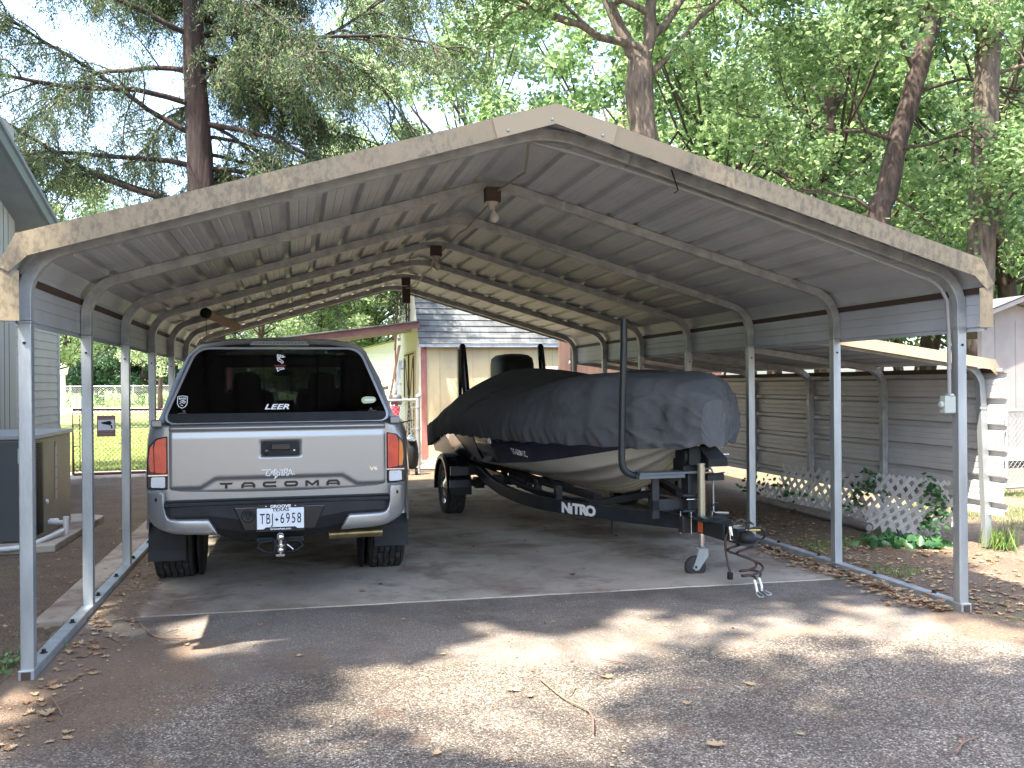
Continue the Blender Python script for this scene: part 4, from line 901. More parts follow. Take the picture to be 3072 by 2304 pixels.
for sx in (-1, 1):
    pts = smoothpath([(sx*.05, .16, RZ), (sx*.27, .55, RZ), (sx*.50, .98, RZ), (sx*.70, 1.45, RZ), (sx*.82, 2.0, RZ+.005), (sx*.86, 2.6, RZ+.03), (sx*.87, 3.1, RZ+.08), (sx*.87, 3.5, RZ+.14), (sx*.87, 4.2, RZ+.14), (sx*.87, 5.2, RZ+.12)])
    b = MB(); rrail(b, pts, .06, .115); rl = b.build('side_rail', M['trailer'], trailer, bevel=.008)
    if sx < 0:
        a = Vector((-.655, 1.36, RZ)); c = Vector((-.445, .90, RZ))
        d = (c-a).normalized(); nn = Vector((-d.y, d.x, 0))
        nn = nn if nn.x < 0 else -nn
        mt = Matrix(((d.x, 0, nn.x, 0), (d.y, 0, nn.y, 0), (0, 1, 0, 0), (0, 0, 0, 1)))
        best = max((Vector(p)-a).dot(nn) for p in pts if .85 < p.y < 1.40); ctr = (a+c)/2+nn*(best+.0335); ctr.z = RZ
        for ch, u_, sz in (('N', -.150, .118), ('I', -.083, .084), ('T', -.022, .118), ('R', .060, .118), ('O', .150, .118)):
            text(ch, sz, 'lettering', M['white'], rl, ctr+d*u_+Vector((0, 0, -.002 if ch != 'I' else -.016)), mt, .001, .0062, 1.22)
        bb = MB(); q = ctr-d*.083+Vector((0, 0, .032)); bb.beam(q-d*.011, q+d*.011, .003, .014); bb.build('red_dot', M['redpaint'], rl)
b = MB(); sq(b, [(0, .30, RZ), (0, -.42, RZ)], .105, .115); b.build('tongue', M['trailer'], trailer, bevel=.008)
b = MB(); b.prism([(-.17, .20), (.17, .20), (.06, -.40), (-.06, -.40)], RZ+.060, RZ+.066, 'XY'); b.lathe((0, -.16, RZ+.058), (0, 0, 1), [(0, .13), (.012, .125), (.014, 0)], n=24); b.build('tongue_plate', M['trailer'], trailer)
b = MB(); b.box(-.15, .15, .02, .10, RZ-.065, RZ+.065); b.build('rail_clamp', M['trailer'], trailer, bevel=.006)
for (x, y) in ((-.135, .12), (-.075, .06), (.135, .12)):
    b = MB(); b.tube([(x-.01, y-.055, RZ+.10), (x-.01, y-.055, RZ-.075)], .006, 8); b.build('u_bolt', M['chrome'], trailer)
b = MB(); b.prism([(-.058, -.08), (-.058, -.145), (-.058, -.145)], 0, 0, 'XY') if False else b.box(-.057, -.053, -.12, -.045, RZ-.045, RZ+.035); b.build('orange_reflector', M['orange'], trailer, bevel=.003)
# coupler
b = MB(); b.box(-.045, .045, -.62, -.40, RZ-.03, RZ+.055); b.sphere((0, -.66, RZ+.0), .062, sc_=(1, 1.2, .85)); b.lathe((0, -.66, RZ-.045), (0, 0, 1), [(0, .078), (.012, .075), (.02, .06)], n=20); b.build('coupler', M['black'], trailer, bevel=.006)
b = MB(); b.box(-.05, .05, -.56, -.50, RZ+.0, RZ+.075); b.tube([(-.055, -.52, RZ+.06), (-.06, -.54, RZ-.03), (.02, -.57, RZ-.035), (.06, -.53, RZ+.06)], .008, 6); b.tube([(0, -.5, RZ+.075), (0, -.62, RZ+.13), (.02, -.72, RZ+.10)], [.01, .014, .006], 6); b.build('coupler_latch', M['chrome'], trailer)
b = MB(); b.cyl((-.02, -.60, RZ+.045), (.12, -.64, RZ+.045), .009); b.build('brass_pin', mat('brass', (.5, .38, .12), .3, .8), trailer)
# jack
b = MB(); b.cyl((.0, .0, .34), (.0, .0, .86), .030, n=16); b.cyl((0, 0, .86), (0, 0, .875), .036, n=16); jk = b.build('jack_tube', mat('zinc_tube', (.42, .40, .30), .35, .8), trailer)
b = MB(); b.cyl((0, 0, .22), (0, 0, .36), .024, n=14); b.build('jack_leg', M['chrome'], jk)
b = MB(); b.tube([(.03, 0, .83), (.09, .01, .83), (.105, .01, .80), (.105, .01, .50), (.12, .0, .49), (.21, -.02, .485)], .008, 8); b.tube([(.13, -.0, .49), (.22, -.02, .485)], .013, 8); b.build('jack_crank', mat('zinc_tube_2', (.30, .30, .28), .4, .7), jk)
b = MB(); RC = Matrix.Rotation(R(-105), 4, 'Z')
for sx in (-1, 1): b.prism([(.04, .235), (-.03, .235), (-.035, .19), (-.075, .075), (-.055, .055), (-.03, .06), (.045, .17)], sx*.030-.002, sx*.030+.002, 'YZ')
b.box(-.032, .032, -.045, .04, .225, .235); b.v = [tuple(RC @ Vector(q)) for q in b.v]; b.build('caster_fork', M['galv'], jk)
b = MB(); b.lathe((0, -.052, .084), (1, 0, 0), [(-.026, .03), (-.026, .066), (-.018, .080), (0, .084), (.018, .080), (.026, .066), (.026, .03)], n=28, smooth=True); b.cyl((-.034, -.052, .084), (.034, -.052, .084), .010); b.v = [tuple(RC @ Vector(q)) for q in b.v]; b.build('caster_wheel', M['rubber'], jk)
b = MB(); b.box(-.14, .02, .03, .12, .62, .635); b.box(-.14, .02, .03, .12, .50, .515); b.build('jack_bracket', M['trailer'], trailer)
# winch stand
b = MB(); sq(b, [(-.02, .14, RZ+.05), (-.02, .14, .84)], .125, .10); sq(b, [(-.02, .16, .52), (-.02, .85, .50)], .07, .10); b.build('winch_stand', M['trailer'], trailer, bevel=.006)
b = MB(); b.box(-.335, -.275, .16, .19, .44, .80); b.box(-.335, -.05, .16, .22, .50, .585); b.build('step_bracket', M['trailer'], trailer, bevel=.004)
b = MB(); b.prism([(-.50, .02), (.02, .02), (.05, .16), (-.46, .20)], .795, .812, 'XY'); b.box(-.50, -.12, .03, .18, .765, .797); b.build('step', mat('grey_step_tread', (.10, .12, .13), .5), trailer, bevel=.003)
for zz in (.565, .47):
    b = MB(); b.tube([(-.10, .05, zz+.03), (-.06, .04, zz+.03), (.04, .04, zz+.03)], .006, 6); b.build('u_bolt', M['chrome'], trailer)
b = MB(); b.box(-.12, .10, .06, .24, .80, .90); b.box(-.10, .0, .0, .12, .86, 1.0)
b.lathe((-.02, .10, .93), (1, 0, 0), [(-.11, .0), (-.11, .085), (-.10, .09), (-.02, .06), (.04, .06), (.10, .09), (.11, .085), (.11, 0)], n=24)
wn = b.build('winch', M['black'], trailer, bevel=.012)
b = MB(); b.prism([(.01, .84), (.16, .84), (.155, .90), (.07, 1.01), (-.02, 1.01)], .0, .16, 'YZ'); 
wc = MB(); wc.loft([[(.03, -.06, .85), (.20, -.06, .85), (.20, .10, .85), (.03, .10, .85)], [(.03, -.06, .91), (.20, -.06, .91), (.20, .10, .91), (.03, .10, .91)], [(-.02, -.01, 1.0), (.13, -.01, 1.0), (.13, .10, 1.0), (-.02, .10, 1.0)]], smooth=False, caps=True); wc.build('winch_housing', M['black'], wn, bevel=.015, seg=3)
b = MB(); b.cyl((.20, .04, .935), (.255, .03, .935), .009); b.build('winch_handle', M['chrome'], wn)
b = MB(); b.box(.04, .18, -.03, .06, .74, .79); b.tube([(.05, -.035, .79), (.18, -.035, .80)], .006, 6); b.build('tail_bracket', M['black'], wn)
b = MB(); b.tube(smoothpath([(.10, .05, 1.0), (.13, .1, 1.06), (.17, .15, 1.10)], 3), .018, 8); b.build('winch_strap', M['bunk'], wn)
b = MB(); b.tube([(.20, .12, 1.02), (.235, .14, 1.06), (.29, .2, 1.13)], .0045, 6); b.build('strap_hook', M['chrome'], wn)
# hand pole beside the step
pp = smoothpath([(-.47, .12, .785), (-.52, .12, .79), (-.585, .12, .83), (-.605, .12, .90), (-.605, .12, 1.0)], 5)+[Vector((-.60, .11, 1.4)), Vector((-.59, .10, 1.80)), Vector((-.588, .10, 1.98))]
b = MB(); b.tube(pp, .027, 14); b.build('hand_pole', M['trailer'], trailer)
# cross members, bunks, axle
for y, w_ in ((1.0, .5), (2.2, .84), (3.2, .87), (4.3, .87), (5.1, .87)):
    z = RZ+(.14 if y > 3.3 else (.09 if y > 3 else .0)); b = MB(); sq(b, [(-w_, y, z), (0, y, z-.10), (w_, y, z)], .06, .07); b.build('cross_member', M['trailer'], trailer, bevel=.005)
for sx in (-1, 1):
    b = MB(); rrail(b, smoothpath([(sx*.40, 1.15, .50), (sx*.58, 2.2, .545), (sx*.62, 3.4, .575), (sx*.62, 5.1, .58)], 5), .085, .055); b.build('bunk', M['bunk'], trailer, bevel=.008)
    b = MB(); rrail(b, smoothpath([(sx*.45, 1.2, .43), (sx*.64, 2.2, .45), (sx*.66, 3.4, .50), (sx*.66, 5.1, .50)], 5), .04, .05); b.build('bunk_rail', M['trailer'], trailer, bevel=.004)
    for y in (1.6, 2.2, 2.5, 2.8, 3.1, 3.4, 4.3):
        b = MB(); b.box(sx*.61-.03, sx*.61+.03, y-.035, y+.035, .42, .56); b.build('bunk_bracket', M['trailer'], trailer)
b = MB(); sq(b, [(-1.0, 4.0, .36), (1.0, 4.0, .36)], .07, .07); b.box(-.80, -.70, 3.93, 4.07, .30, .42); b.build('axle', M['black'], trailer)
for sx in (-1, 1):
    b = MB(); tyre(b, (0, 0, 0), .325, .205); wv = b.build('wheel', M['rubber'], None); wv.parent = trailer; wv.location = (sx*1.07, 4.0, .325); ORIG[wv.name] = Vector()
    b = MB(); b.lathe((0, 0, 0), (sx, 0, 0), [(.095, .20), (.075, .19), (.06, .17), (.075, .10), (.10, .05), (.10, 0)], n=26); b.lathe((0, 0, 0), (-sx, 0, 0), [(.09, .20), (.0, .18), (-.02, .1), (-.02, 0)], n=26); b.build('rim', M['chrome'], wv)
    b = MB(); rings = []
    for i in range(17):
        a = R(-8+196*i/16); r = .395
        rings.append([(sx*xx, 4.0+(r+dr)*math.cos(a), .325+(r+dr)*.97*math.sin(a)) for xx, dr in ((.93, -.01), (.93, .004), (1.18, .004), (1.205, -.02), (1.205, -.06), (1.195, -.06), (1.19, -.02), (1.175, -.006))])
    b.loft(rings, smooth=False, caps=True); b.build('mudguard', M['black_gloss'], trailer, bevel=.004)
    b = MB(); sq(b, [(sx*.88, 3.55, RZ+.14), (sx*1.18, 3.50, RZ+.14)], .06, .10); b.box(min(sx*1.0, sx*1.2), max(sx*1.0, sx*1.2), 3.44, 3.50, .50, .60); b.build('mudguard_bracket', M['trailer'], trailer, bevel=.005)
    b = MB(); b.box(sx*.83-.08, sx*.83+.08, 5.2, 5.26, .5, .6); b.build('tail_light', M['redlens'], trailer)
b = MB(); b.tube([(-.35, .95, RZ-.05), (-.35, .95, .20), (-.30, .95, .19)], .009, 8); b.build('hanging_hose', M['trailer'], trailer)
# cables hanging from the coupler
def coil(p0, p1, turns, r, n_=60):
    p0, p1 = Vector(p0), Vector(p1); return [p0+(p1-p0)*(i/n_)+Vector((r*math.sin(2*math.pi*turns*i/n_), r*.6*math.cos(2*math.pi*turns*i/n_), r*.35*math.sin(2*math.pi*turns*i/n_*.5)))*min(1, 4*i/n_, 4*(1-i/n_)+.1) for i in range(n_+1)]
b = MB(); b.tube(coil((-.045, -.50, RZ-.04), (.07, -.70, .13), 2.4, .085), .0085, 7); s1 = b.build('coiled_cable', M['copper'], trailer)
b = MB(); b.tube(coil((.03, -.60, RZ-.04), (.0, -.76, .13), 2.2, .09), .0085, 7); s2 = b.build('coiled_cable', M['copper'], trailer)
b = MB(); b.tube(smoothpath([(.07, -.70, .13), (.075, -.725, .08), (.07, -.74, .045)], 3), .009, 6); b.build('cable_end', M['white'], s1)
b = MB(); b.tube(smoothpath([(.0, -.76, .13), (-.005, -.79, .09), (-.01, -.81, .06)], 3), .009, 6); b.build('cable_end', M['white'], s2)
def hook(b, o_): o_ = Vector(o_); return b.tube([o_+Vector((.0, 0, 0)), o_+Vector((-.012, -.01, -.03)), o_+Vector((.0, -.02, -.085)), o_+Vector((.022, -.02, -.095)), o_+Vector((.035, -.015, -.07)), o_+Vector((.012, -.01, .0))], .0048, 6)
b = MB(); o_ = Vector((.07, -.755, .135)); b.tube([(.075, -.74, .06), (.07, -.76, .045), (.075, -.80, .030), (.095, -.82, .032), (.11, -.80, .034), (.09, -.75, .05)], .0048, 6); b.build('cable_hook', M['galv'], s1)
b = MB(); b.tube([(-.01, -.80, .07), (-.025, -.82, .05), (-.02, -.86, .034), (.0, -.87, .036), (.012, -.85, .04), (.0, -.80, .06)], .0048, 6); b.build('cable_hook', M['galv'], s2)
b = MB(); b.tube(smoothpath([(-.045, -.50, RZ+.02), (-.085, -.52, RZ-.02), (-.09, -.53, RZ-.12), (-.075, -.56, .15)], 4), .009, 6); pl = b.build('plug_cable', M['copper'], trailer)
b = MB(); b.box(-.092, -.058, -.575, -.545, .10, .15); b.build('plug', M['black'], pl, bevel=.004)
b = MB(); b.tube(smoothpath([(.03, -.62, RZ+.05), (.13, -.62, RZ+.06), (.21, -.55, RZ-.02), (.13, -.52, RZ-.07), (.05, -.55, RZ-.06)], 5), .008, 7); b.build('brake_hose', M['trailer'], trailer)
b = MB(); b.tube(smoothpath([(.06, .05, RZ+.06), (.12, .0, RZ+.16), (.17, .05, RZ+.12), (.15, .1, RZ+.06)], 5), .007, 7); b.build('brake_hose', M['trailer'], trailer)

# ================================================================== BOAT
boat = thing('bass_boat', 'navy and cream fibreglass fishing boat under a charcoal cover, resting on the trailer', 'boat', (JL[0], JL[1], .4), JA)
def bz(p): return (p[0], p[1], p[2]-.4)
HS = [ # s, keel z, chine w,z, gun w,z
 (.10, 1.05, .02, 1.07, .08, 1.12), (.25, .975, .10, 1.03, .26, 1.12), (.50, .83, .26, .98, .48, 1.11), (.85, .655, .50, .91, .70, 1.09), (1.2, .545, .68, .845, .86, 1.07), (1.6, .475, .83, .785, 1.0, 1.05), (2.2, .43, .97, .73, 1.13, 1.03),
 (3.2, .415, 1.02, .685, 1.15, 1.01), (4.4, .41, 1.02, .66, 1.12, .99), (5.25, .41, 1.0, .65, 1.06, .98)]
def interp(s):
    for a, c in zip(HS, HS[1:]):
        if a[0] <= s <= c[0]: t = (s-a[0])/(c[0]-a[0]); return [a[i]+(c[i]-a[i])*t for i in range(6)]
    return list(HS[-1] if s > 5 else HS[0])
ss = [.10+(5.25-.10)*((i/48)**1.25) for i in range(49)]
for sx in (-1, 1):
    low = []; side = []
    for s in ss:
        _, kz, cw, cz, gw, gz_ = interp(s); r1 = []
        for f in (0, .10, .32, .33, .345, .62, .63, .645, .97, 1.0):
            z = kz+(cz-kz)*(f**.82 if f else 0); step = {.32: -.004, .33: -.014, .345: .004, .62: -.004, .63: -.014, .645: .004}.get(f, 0); r1.append(bz((sx*cw*f, s, z+step)))
        low.append(r1); side.append([bz((sx*cw, s, cz)), bz((sx*(cw+.012), s, cz+.012)), bz((sx*(cw+(gw-cw)*.6), s, cz+(gz_-cz)*.5)), bz((sx*gw, s, gz_)), bz((sx*(gw-.08), s, gz_+.03))])
    b = MB(); b.loft(low, closed=False); b.build('hull_bottom', M['cream'], boat)
    b = MB(); b.loft(side, closed=False); b.build('hull_side', M['navy'], boat)
    # pale flank panel with the dark swoosh
    def flank(lo, hi, s0, s1, d, nm, m_, tmap=None):
        bb = MB(); rr_ = []
        for i in range(13):
            s = s0+(s1-s0)*i/12; _, kz, cw, cz, gw, gz_ = interp(s); a, c = (lo, hi) if tmap is None else tmap(i/12); row = []
            for k in range(5):
                f = a+(c-a)*k/4
                if f < .5: x = cw+.012+(gw-cw)*.6*f/.5; 
                else: x = cw+(gw-cw)*(.6+.4*(f-.5)/.5)
                row.append(bz((sx*(x+d+.004), s-.0, cz+.012+(gz_-cz-.012)*f)))
            rr_.append(row)
        bb.loft(rr_, closed=False); return bb.build(nm, m_, boat)
    flank(.02, 1, 2.75, 5.2, .004, 'side_graphic', M['hullgray'])
    flank(0, 1, 2.95, 4.1, .009, 'side_graphic', M['navy'], lambda t: (.0, .1+.9*min(1, t*1.5)) if t < .65 else (.0+(t-.65)*2.2, 1))
b = MB()
for sx in (-1, 1):
    for o_ in (.05, .10, .15):
        b.tube([bz((sx*interp(s)[2]*o_, s-.003, interp(s)[1]+(interp(s)[3]-interp(s)[1])*(o_**.82)-.003)) for s in ss[:24]], .003, 5, caps=False)
b.loft([[bz((-.018, s, interp(s)[1]+.004)), bz((0, s-.004, interp(s)[1]-.006)), bz((.018, s, interp(s)[1]+.004))] for s in ss[:26]], closed=False)
b.build('keel_guard', M['yellowline'], boat)
b = MB(); _, kz, cw, cz, gw, gz_ = interp(5.25); b.add([bz(p) for p in ((0, 5.25, kz), (cw, 5.25, cz), (gw, 5.25, gz_), (-gw, 5.25, gz_), (-cw, 5.25, cz))], [(0, 1, 2, 3, 4)]); b.build('transom', M['navy'], boat)
b = MB(); b.loft([[bz((-interp(s)[4]+.07, s, interp(s)[5]+.03)), bz((interp(s)[4]-.07, s, interp(s)[5]+.03))] for s in ss], closed=False); b.build('deck', M['hullgray'], boat)
# registration number, partly under the cover hem
s0 = 1.84; _, kz, cw, cz, gw, gz_ = interp(s0)
dv = Vector((0, -1, 0)); upv = Vector((-.45, 0, 1)).normalized(); mt = Matrix(((0, upv.x, -1, 0), (-1, 0, 0, 0), (0, upv.z, 0, 0), (0, 0, 0, 1)))
text('TX 6530 CC', .085, 'registration_number', M['sticker'], boat, bz((-(cw+(gw-cw)*.45)-.05, 1.50, cz+(gz_-cz)*.42)), mt, .0008, .001, 1.05)
b = MB(); b.box(-1.115, -1.108, 2.10, 2.20, .93-.4, 1.0-.4); b.build('registration_sticker', M['plate'], boat)
# outboard motor and shallow water anchor poles
om = thing('tmpmotor', 'x', 'x') if False else None
b = MB(); rings = []
for z, w_, d0, d1 in ((1.20, .20, 5.25, 5.85), (1.45, .25, 5.22, 5.95), (1.62, .262, 5.20, 6.0), (1.76, .262, 5.22, 6.0), (1.84, .25, 5.26, 5.97), (1.885, .20, 5.34, 5.88), (1.90, .10, 5.42, 5.80)):
    rings.append([bz((.13+w_*math.copysign(abs(math.cos(t))**.7, math.cos(t)), (d0+d1)/2+(d1-d0)/2*math.copysign(abs(math.sin(t))**.7, math.sin(t)), z)) for t in [2*math.pi*i/24 for i in range(24)]])
b.loft(rings, caps=True); mot = b.build('outboard_cowling', M['black'], boat)
b = MB(); b.box(.05, .21, 5.3, 5.8, .55-.4, 1.25-.4); b.prism([(5.35, .0), (5.75, .0), (5.65, -.2), (5.45, -.2)], .11, .15, 'YZ'); b.build('motor_leg', M['black'], mot, bevel=.02)
for sx, off_ in ((-1, -.56), (1, .52)):
    b = MB(); s = 5.42; w0 = .045
    pl_ = [(off_+.035, s, .9), (off_+.02, s+.02, 1.3), (off_-.005, s+.05, 1.75), (off_-.02, s+.07, 2.0), (off_-.021, s+.072, 2.035)]
    b.tube([bz(p) for p in pl_], [.054, .052, .048, .044, .022], 12)
    if sx < 0: b.box(off_-.085, off_-.04, s+.03, s+.10, 1.2-.4, 1.96-.4)
    b.build('anchor_pole', M['black_gloss'], boat)
# the cover: cloth lofted over hull, console and trolling motor
CV = [ # s, half w, hem z, bulge z, bulge w, top z, p
 (-.20, .08, 1.03, 1.15, .10, 1.36, 3.0), (-.10, .15, 1.0, 1.15, .18, 1.45, 3.4), (.0, .22, .985, 1.15, .26, 1.50, 3.8), (.3, .41, .98, 1.15, .46, 1.56, 5.0), (.6, .62, .985, 1.15, .68, 1.585, 5.0), (1.0, .82, .985, 1.15, .88, 1.59, 4.0), (1.5, 1.0, .98, 1.14, 1.05, 1.57, 2.6), (2.0, 1.10, .975, 1.14, 1.14, 1.52, 2.0),
 (2.5, 1.15, .97, 1.13, 1.19, 1.485, 1.9), (3.1, 1.18, .965, 1.13, 1.21, 1.545, 2.0), (3.6, 1.18, .955, 1.12, 1.21, 1.655, 1.9), (4.1, 1.15, .91, 1.10, 1.19, 1.63, 1.5), (4.5, 1.12, .86, 1.07, 1.16, 1.46, 1.25), (4.9, 1.10, .78, 1.03, 1.13, 1.22, 1.2), (5.3, 1.08, .72, .98, 1.10, 1.06, 1.3), (5.42, 1.0, .72, .92, 1.02, 1.0, 1.3)]
def cvi(s):
    for a, c in zip(CV, CV[1:]):
        if a[0] <= s <= c[0]: t = (s-a[0])/(c[0]-a[0]); t = t*t*(3-2*t)*.4+t*.6; return [a[i]+(c[i]-a[i])*t for i in range(7)]
    return list(CV[-1])
b = MB(); NS, NT = 320, 180; rings = []
sv = [-.20+5.62*(i/NS) for i in range(NS+1)]
for s in sv:
    _, hw, hz, bzv, bw, tz, p = cvi(s); ring_ = []
    for k in range(NT+1):
        t = -1+2*k/NT; at = abs(t); sg = 1 if t >= 0 else -1
        if at > .80:      # skirt from bulge to hem
            f = (at-.80)/.20; x = bw+(hw-bw)*f*f; z = bzv+(hz-bzv)*f
            x += .006*math.sin(s*34+sg*2)*f+.006*math.sin(s*61)*f-.02*math.sin(f*math.pi)*0
            z += .006*math.sin(s*21+sg)*f
        else:
            th = at/.80*math.pi/2; x = bw*abs(math.sin(th))**(2/p); z = bzv+(tz-bzv)*abs(math.cos(th))**(2/p)
        x *= sg
        # humps: console and seats on the far side, windscreen
        z += .06*math.exp(-((s-1.6)/.38)**2-((x-.30)/.40)**2)+.05*math.exp(-((s-3.75)/.35)**2-((x+.4)/.35)**2)
        if z > 1.22: z -= .10*max(0, min(1, (x-.08)/.42))*math.exp(-((s-.45)/.65)**2)*min(1, (z-1.22)/.15)
        # trolling motor lump at the bow
        z += .05*math.exp(-((s-.15)/.25)**2-((x-.25)/.28)**2)
        q = Vector((x*1.3, s*1.1, z*1.3)); n1 = noise.noise(q*1.5)*.014+noise.noise(q*4.2+Vector((5, 0, 0)))*.004
        # sag wrinkles at the bow
        wob = math.exp(-((s-.25)/.55)**2)*(1 if z < 1.40 else .35); rdg = 1-abs(noise.noise(Vector((x*3.4+z*4.5, s*3.2-z*2, z*4.5-x*2))))*2.6
        rd2 = 1-abs(noise.noise(Vector((x*7+z*6+9, s*6-z*5, z*7))))*2.8
        n1 += wob*(.026*(max(0, rdg)**2.6-.3)+.010*(max(0, rd2)**2-.3))
        fall = 1-abs(noise.noise(Vector((s*6.5+z*2.5, 7, z*1.2))))*2.6; n1 += .007*max(0, fall)**2*max(0, min(1, (1.38-z)/.2))*(.35+.65*math.exp(-((s-1.2)/1.3)**2))
        # pleats at the strap near the stern
        pl_ = math.exp(-((s-4.5)/.5)**2); n1 += pl_*.016*math.sin(s*34+z*3)*(1 if z < 1.55 else .2)
        nx_ = sg*math.sin(min(at/.8, 1)*math.pi/2); nz_ = math.cos(min(at/.8, 1)*math.pi/2); ny_ = -max(0, 1-(s+.2)/.5)
        ring_.append(bz((x+nx_*n1, s+ny_*n1, z+nz_*n1)))
    rings.append(ring_)
b.loft(rings, closed=False)
# bow cap
fr0 = rings[0]; cen = Vector((0, -.222, 1.02-.4)); mid = [tuple(Vector(q)*.6+cen*.4+Vector((0, -.012, -.02))) for q in fr0]
b.loft([fr0, mid, [tuple(cen)]*len(fr0)], closed=False)
r9 = rings[-1]; cen = Vector((0, 5.45, .45)); b.loft([r9, [tuple(Vector(q)*.5+cen*.5) for q in r9], [tuple(cen)]*len(r9)], closed=False)
cover = b.build('boat_cover', M['cover'], None); cover.location = (JL[0], JL[1], .4); cover.rotation_euler = (0, 0, JA)
tag(cover, 'charcoal grey cloth cover draped over the boat, wrinkled at the bow', 'boat cover')

# ================================================================== HOUSE AND UNIT ON THE LEFT
house = thing('house', 'grey green house with board siding and a dark sloping gable soffit at the left edge', 'house', (-5.0, 8, 0))
HXW = -5.0; HY1 = 10.45
b = MB(); b.box(HXW-.2, HXW-.03, -6, HY1-.005, .0, .86); b.build('foundation', M['foundation'], house)
b = MB(); n_ = 20; prof = []
zz = .86
while zz < 3.1: prof += [(.018, zz), (.004, zz+.118)]; zz += .12
b.loft([[(HXW+x, y, z) for x, z in prof] for y in (8.2, HY1)], closed=False, smooth=False); b.build('clapboard_wall', M['siding_g'], house)
b = MB(); b.loft([[(x, HY1, z) for x, z in ((-10, .86), (HXW, .86), (HXW, 3.1), (-10, 3.1))]]*1+[[(x, HY1-.1, z) for x, z in ((-10, .86), (HXW-.004, .86), (HXW-.004, 3.1), (-10, 3.1))]], smooth=False, caps=True); b.build('rear_wall', M['siding_g'], house)
b = MB(); b.box(HXW-.01, HXW+.035, HY1-.05, HY1+.02, .84, 3.1); b.build('corner_board', M['siding_g'], house)
b = MB(); b.box(HXW-.01, HXW+.03, 8.2, HY1-.05, .82, .90); b.build('skirt_board', M['siding_g'], house)
b = MB(); b.box(HXW-.10, HXW+.02, -6, 8.2, .84, 4.9); b.build('board_wall', M['siding_v'], house)
b = MB()
for i in range(70): y = -5.9+i*.2; b.box(HXW+.018, HXW+.026, y, y+.012, .9, 4.6)
b.build('board_grooves', M['roofedge'], house)
# gable rake: slopes down towards the back
def rk(y): return 4.31-.275*(y-6.26)
b = MB(); y0, y1 = 3.9, 10.9
b.add([(HXW-5, y0, rk(y0)-.10), (HXW+.42, y0, rk(y0)-.10), (HXW+.42, y1, rk(y1)-.10), (HXW-5, y1, rk(y1)-.10)], [(0, 1, 2, 3)]); b.build('soffit', M['soffit'], house)
b = MB(); b.beam((HXW+.43, y0, rk(y0)-.03), (HXW+.43, y1, rk(y1)-.03), .03, .16); b.build('rake_board', M['roofedge'], house)
b = MB(); b.beam((HXW+.455, y0, rk(y0)+.045), (HXW+.455, y1, rk(y1)+.045), .05, .05); b.build('drip_edge', M['soffit'], house)
b = MB(); b.add([(HXW-5, y0, rk(y0)+.06), (HXW+.48, y0, rk(y0)+.06), (HXW+.48, y1, rk(y1)+.06), (HXW-5, y1, rk(y1)+.06)], [(0, 1, 2, 3)])
b.add([(HXW-5, y0, rk(y0)+.06), (HXW+.48, y0, rk(y0)+.06), (HXW+.48, y0-7, rk(y0)-1.9), (HXW-5, y0-7, rk(y0)-1.9)], [(0, 1, 2, 3)]); b.build('roof', M['shingle_d'], house)

ac = thing('air_conditioning_unit', 'large grey brown air conditioning unit on a slab beside the house', 'air conditioner', (-4.3, 4.9, .07))
b = MB(); b.box(-4.95, -3.76, 4.24, 5.62, .075, 1.02); b.build('casing', M['ac'], ac, bevel=.01)
b = MB(); b.box(-4.98, -3.735, 4.215, 5.65, 1.02, 1.06); b.build('top_cover', M['acgrey'], ac, bevel=.006)
b = MB(); b.box(-4.95, -3.78, 4.225, 4.24, .09, 1.0); b.build('front_panel', M['ac_d'], ac)
b = MB()
for i in range(52): z = .13+i*.0165; b.box(-4.60, -4.08, 4.205, 4.226, z, z+.007)
b.build('front_louvres', M['black'], ac)
b = MB()
for i in range(52): z = .13+i*.0165; b.box(-3.762, -3.745, 4.28, 4.48, z, z+.007)
b.build('side_louvres', M['black'], ac)
b = MB(); b.box(-3.90, -3.80, 4.218, 4.226, .80, .94); b.build('green_label', mat('pale_green_label', (.45, .52, .40), .5), ac)
b = MB()
for i in range(5): b.box(-3.759, -3.755, 4.95, 5.03, .38+i*.11, .38+i*.11+.095)
b.build('side_labels', mat('grey_label', (.38, .37, .33), .5), ac)
b = MB(); b.box(-3.759, -3.754, 4.96, 5.0, .90, .96); b.build('side_label_yellow', mat('dull_yellow_label', (.32, .27, .10), .5), ac)
b = MB(); b.cyl((-3.76, 4.75, .20), (-3.68, 4.75, .20), .018); b.cyl((-3.76, 4.62, .40), (-3.74, 4.62, .40), .02); b.build('drain_port', M['white'], ac)
b = MB(); b.tube([(-3.76, 4.70, .19), (-3.58, 4.62, .19)], .022, 10); b.tube([(-3.58, 4.60, .25), (-3.58, 4.60, .10)], .028, 10); b.tube([(-3.58, 4.60, .12), (-3.58, 4.60, .02)], .02, 10); b.tube(smoothpath([(-3.60, 4.56, .12), (-3.70, 4.2, .09), (-3.80, 4.0, .07), (-3.95, 3.97, .06)], 4), .022, 10); b.tube([(-3.9, 3.97, .06), (-5.0, 3.97, .055)], .022, 10)
tag(b.build('pvc_drain', M['pvc'], origin=(-3.6, 4.4, .1)), 'white plastic drain pipe bending round the foot of the air conditioning unit', 'pipe')

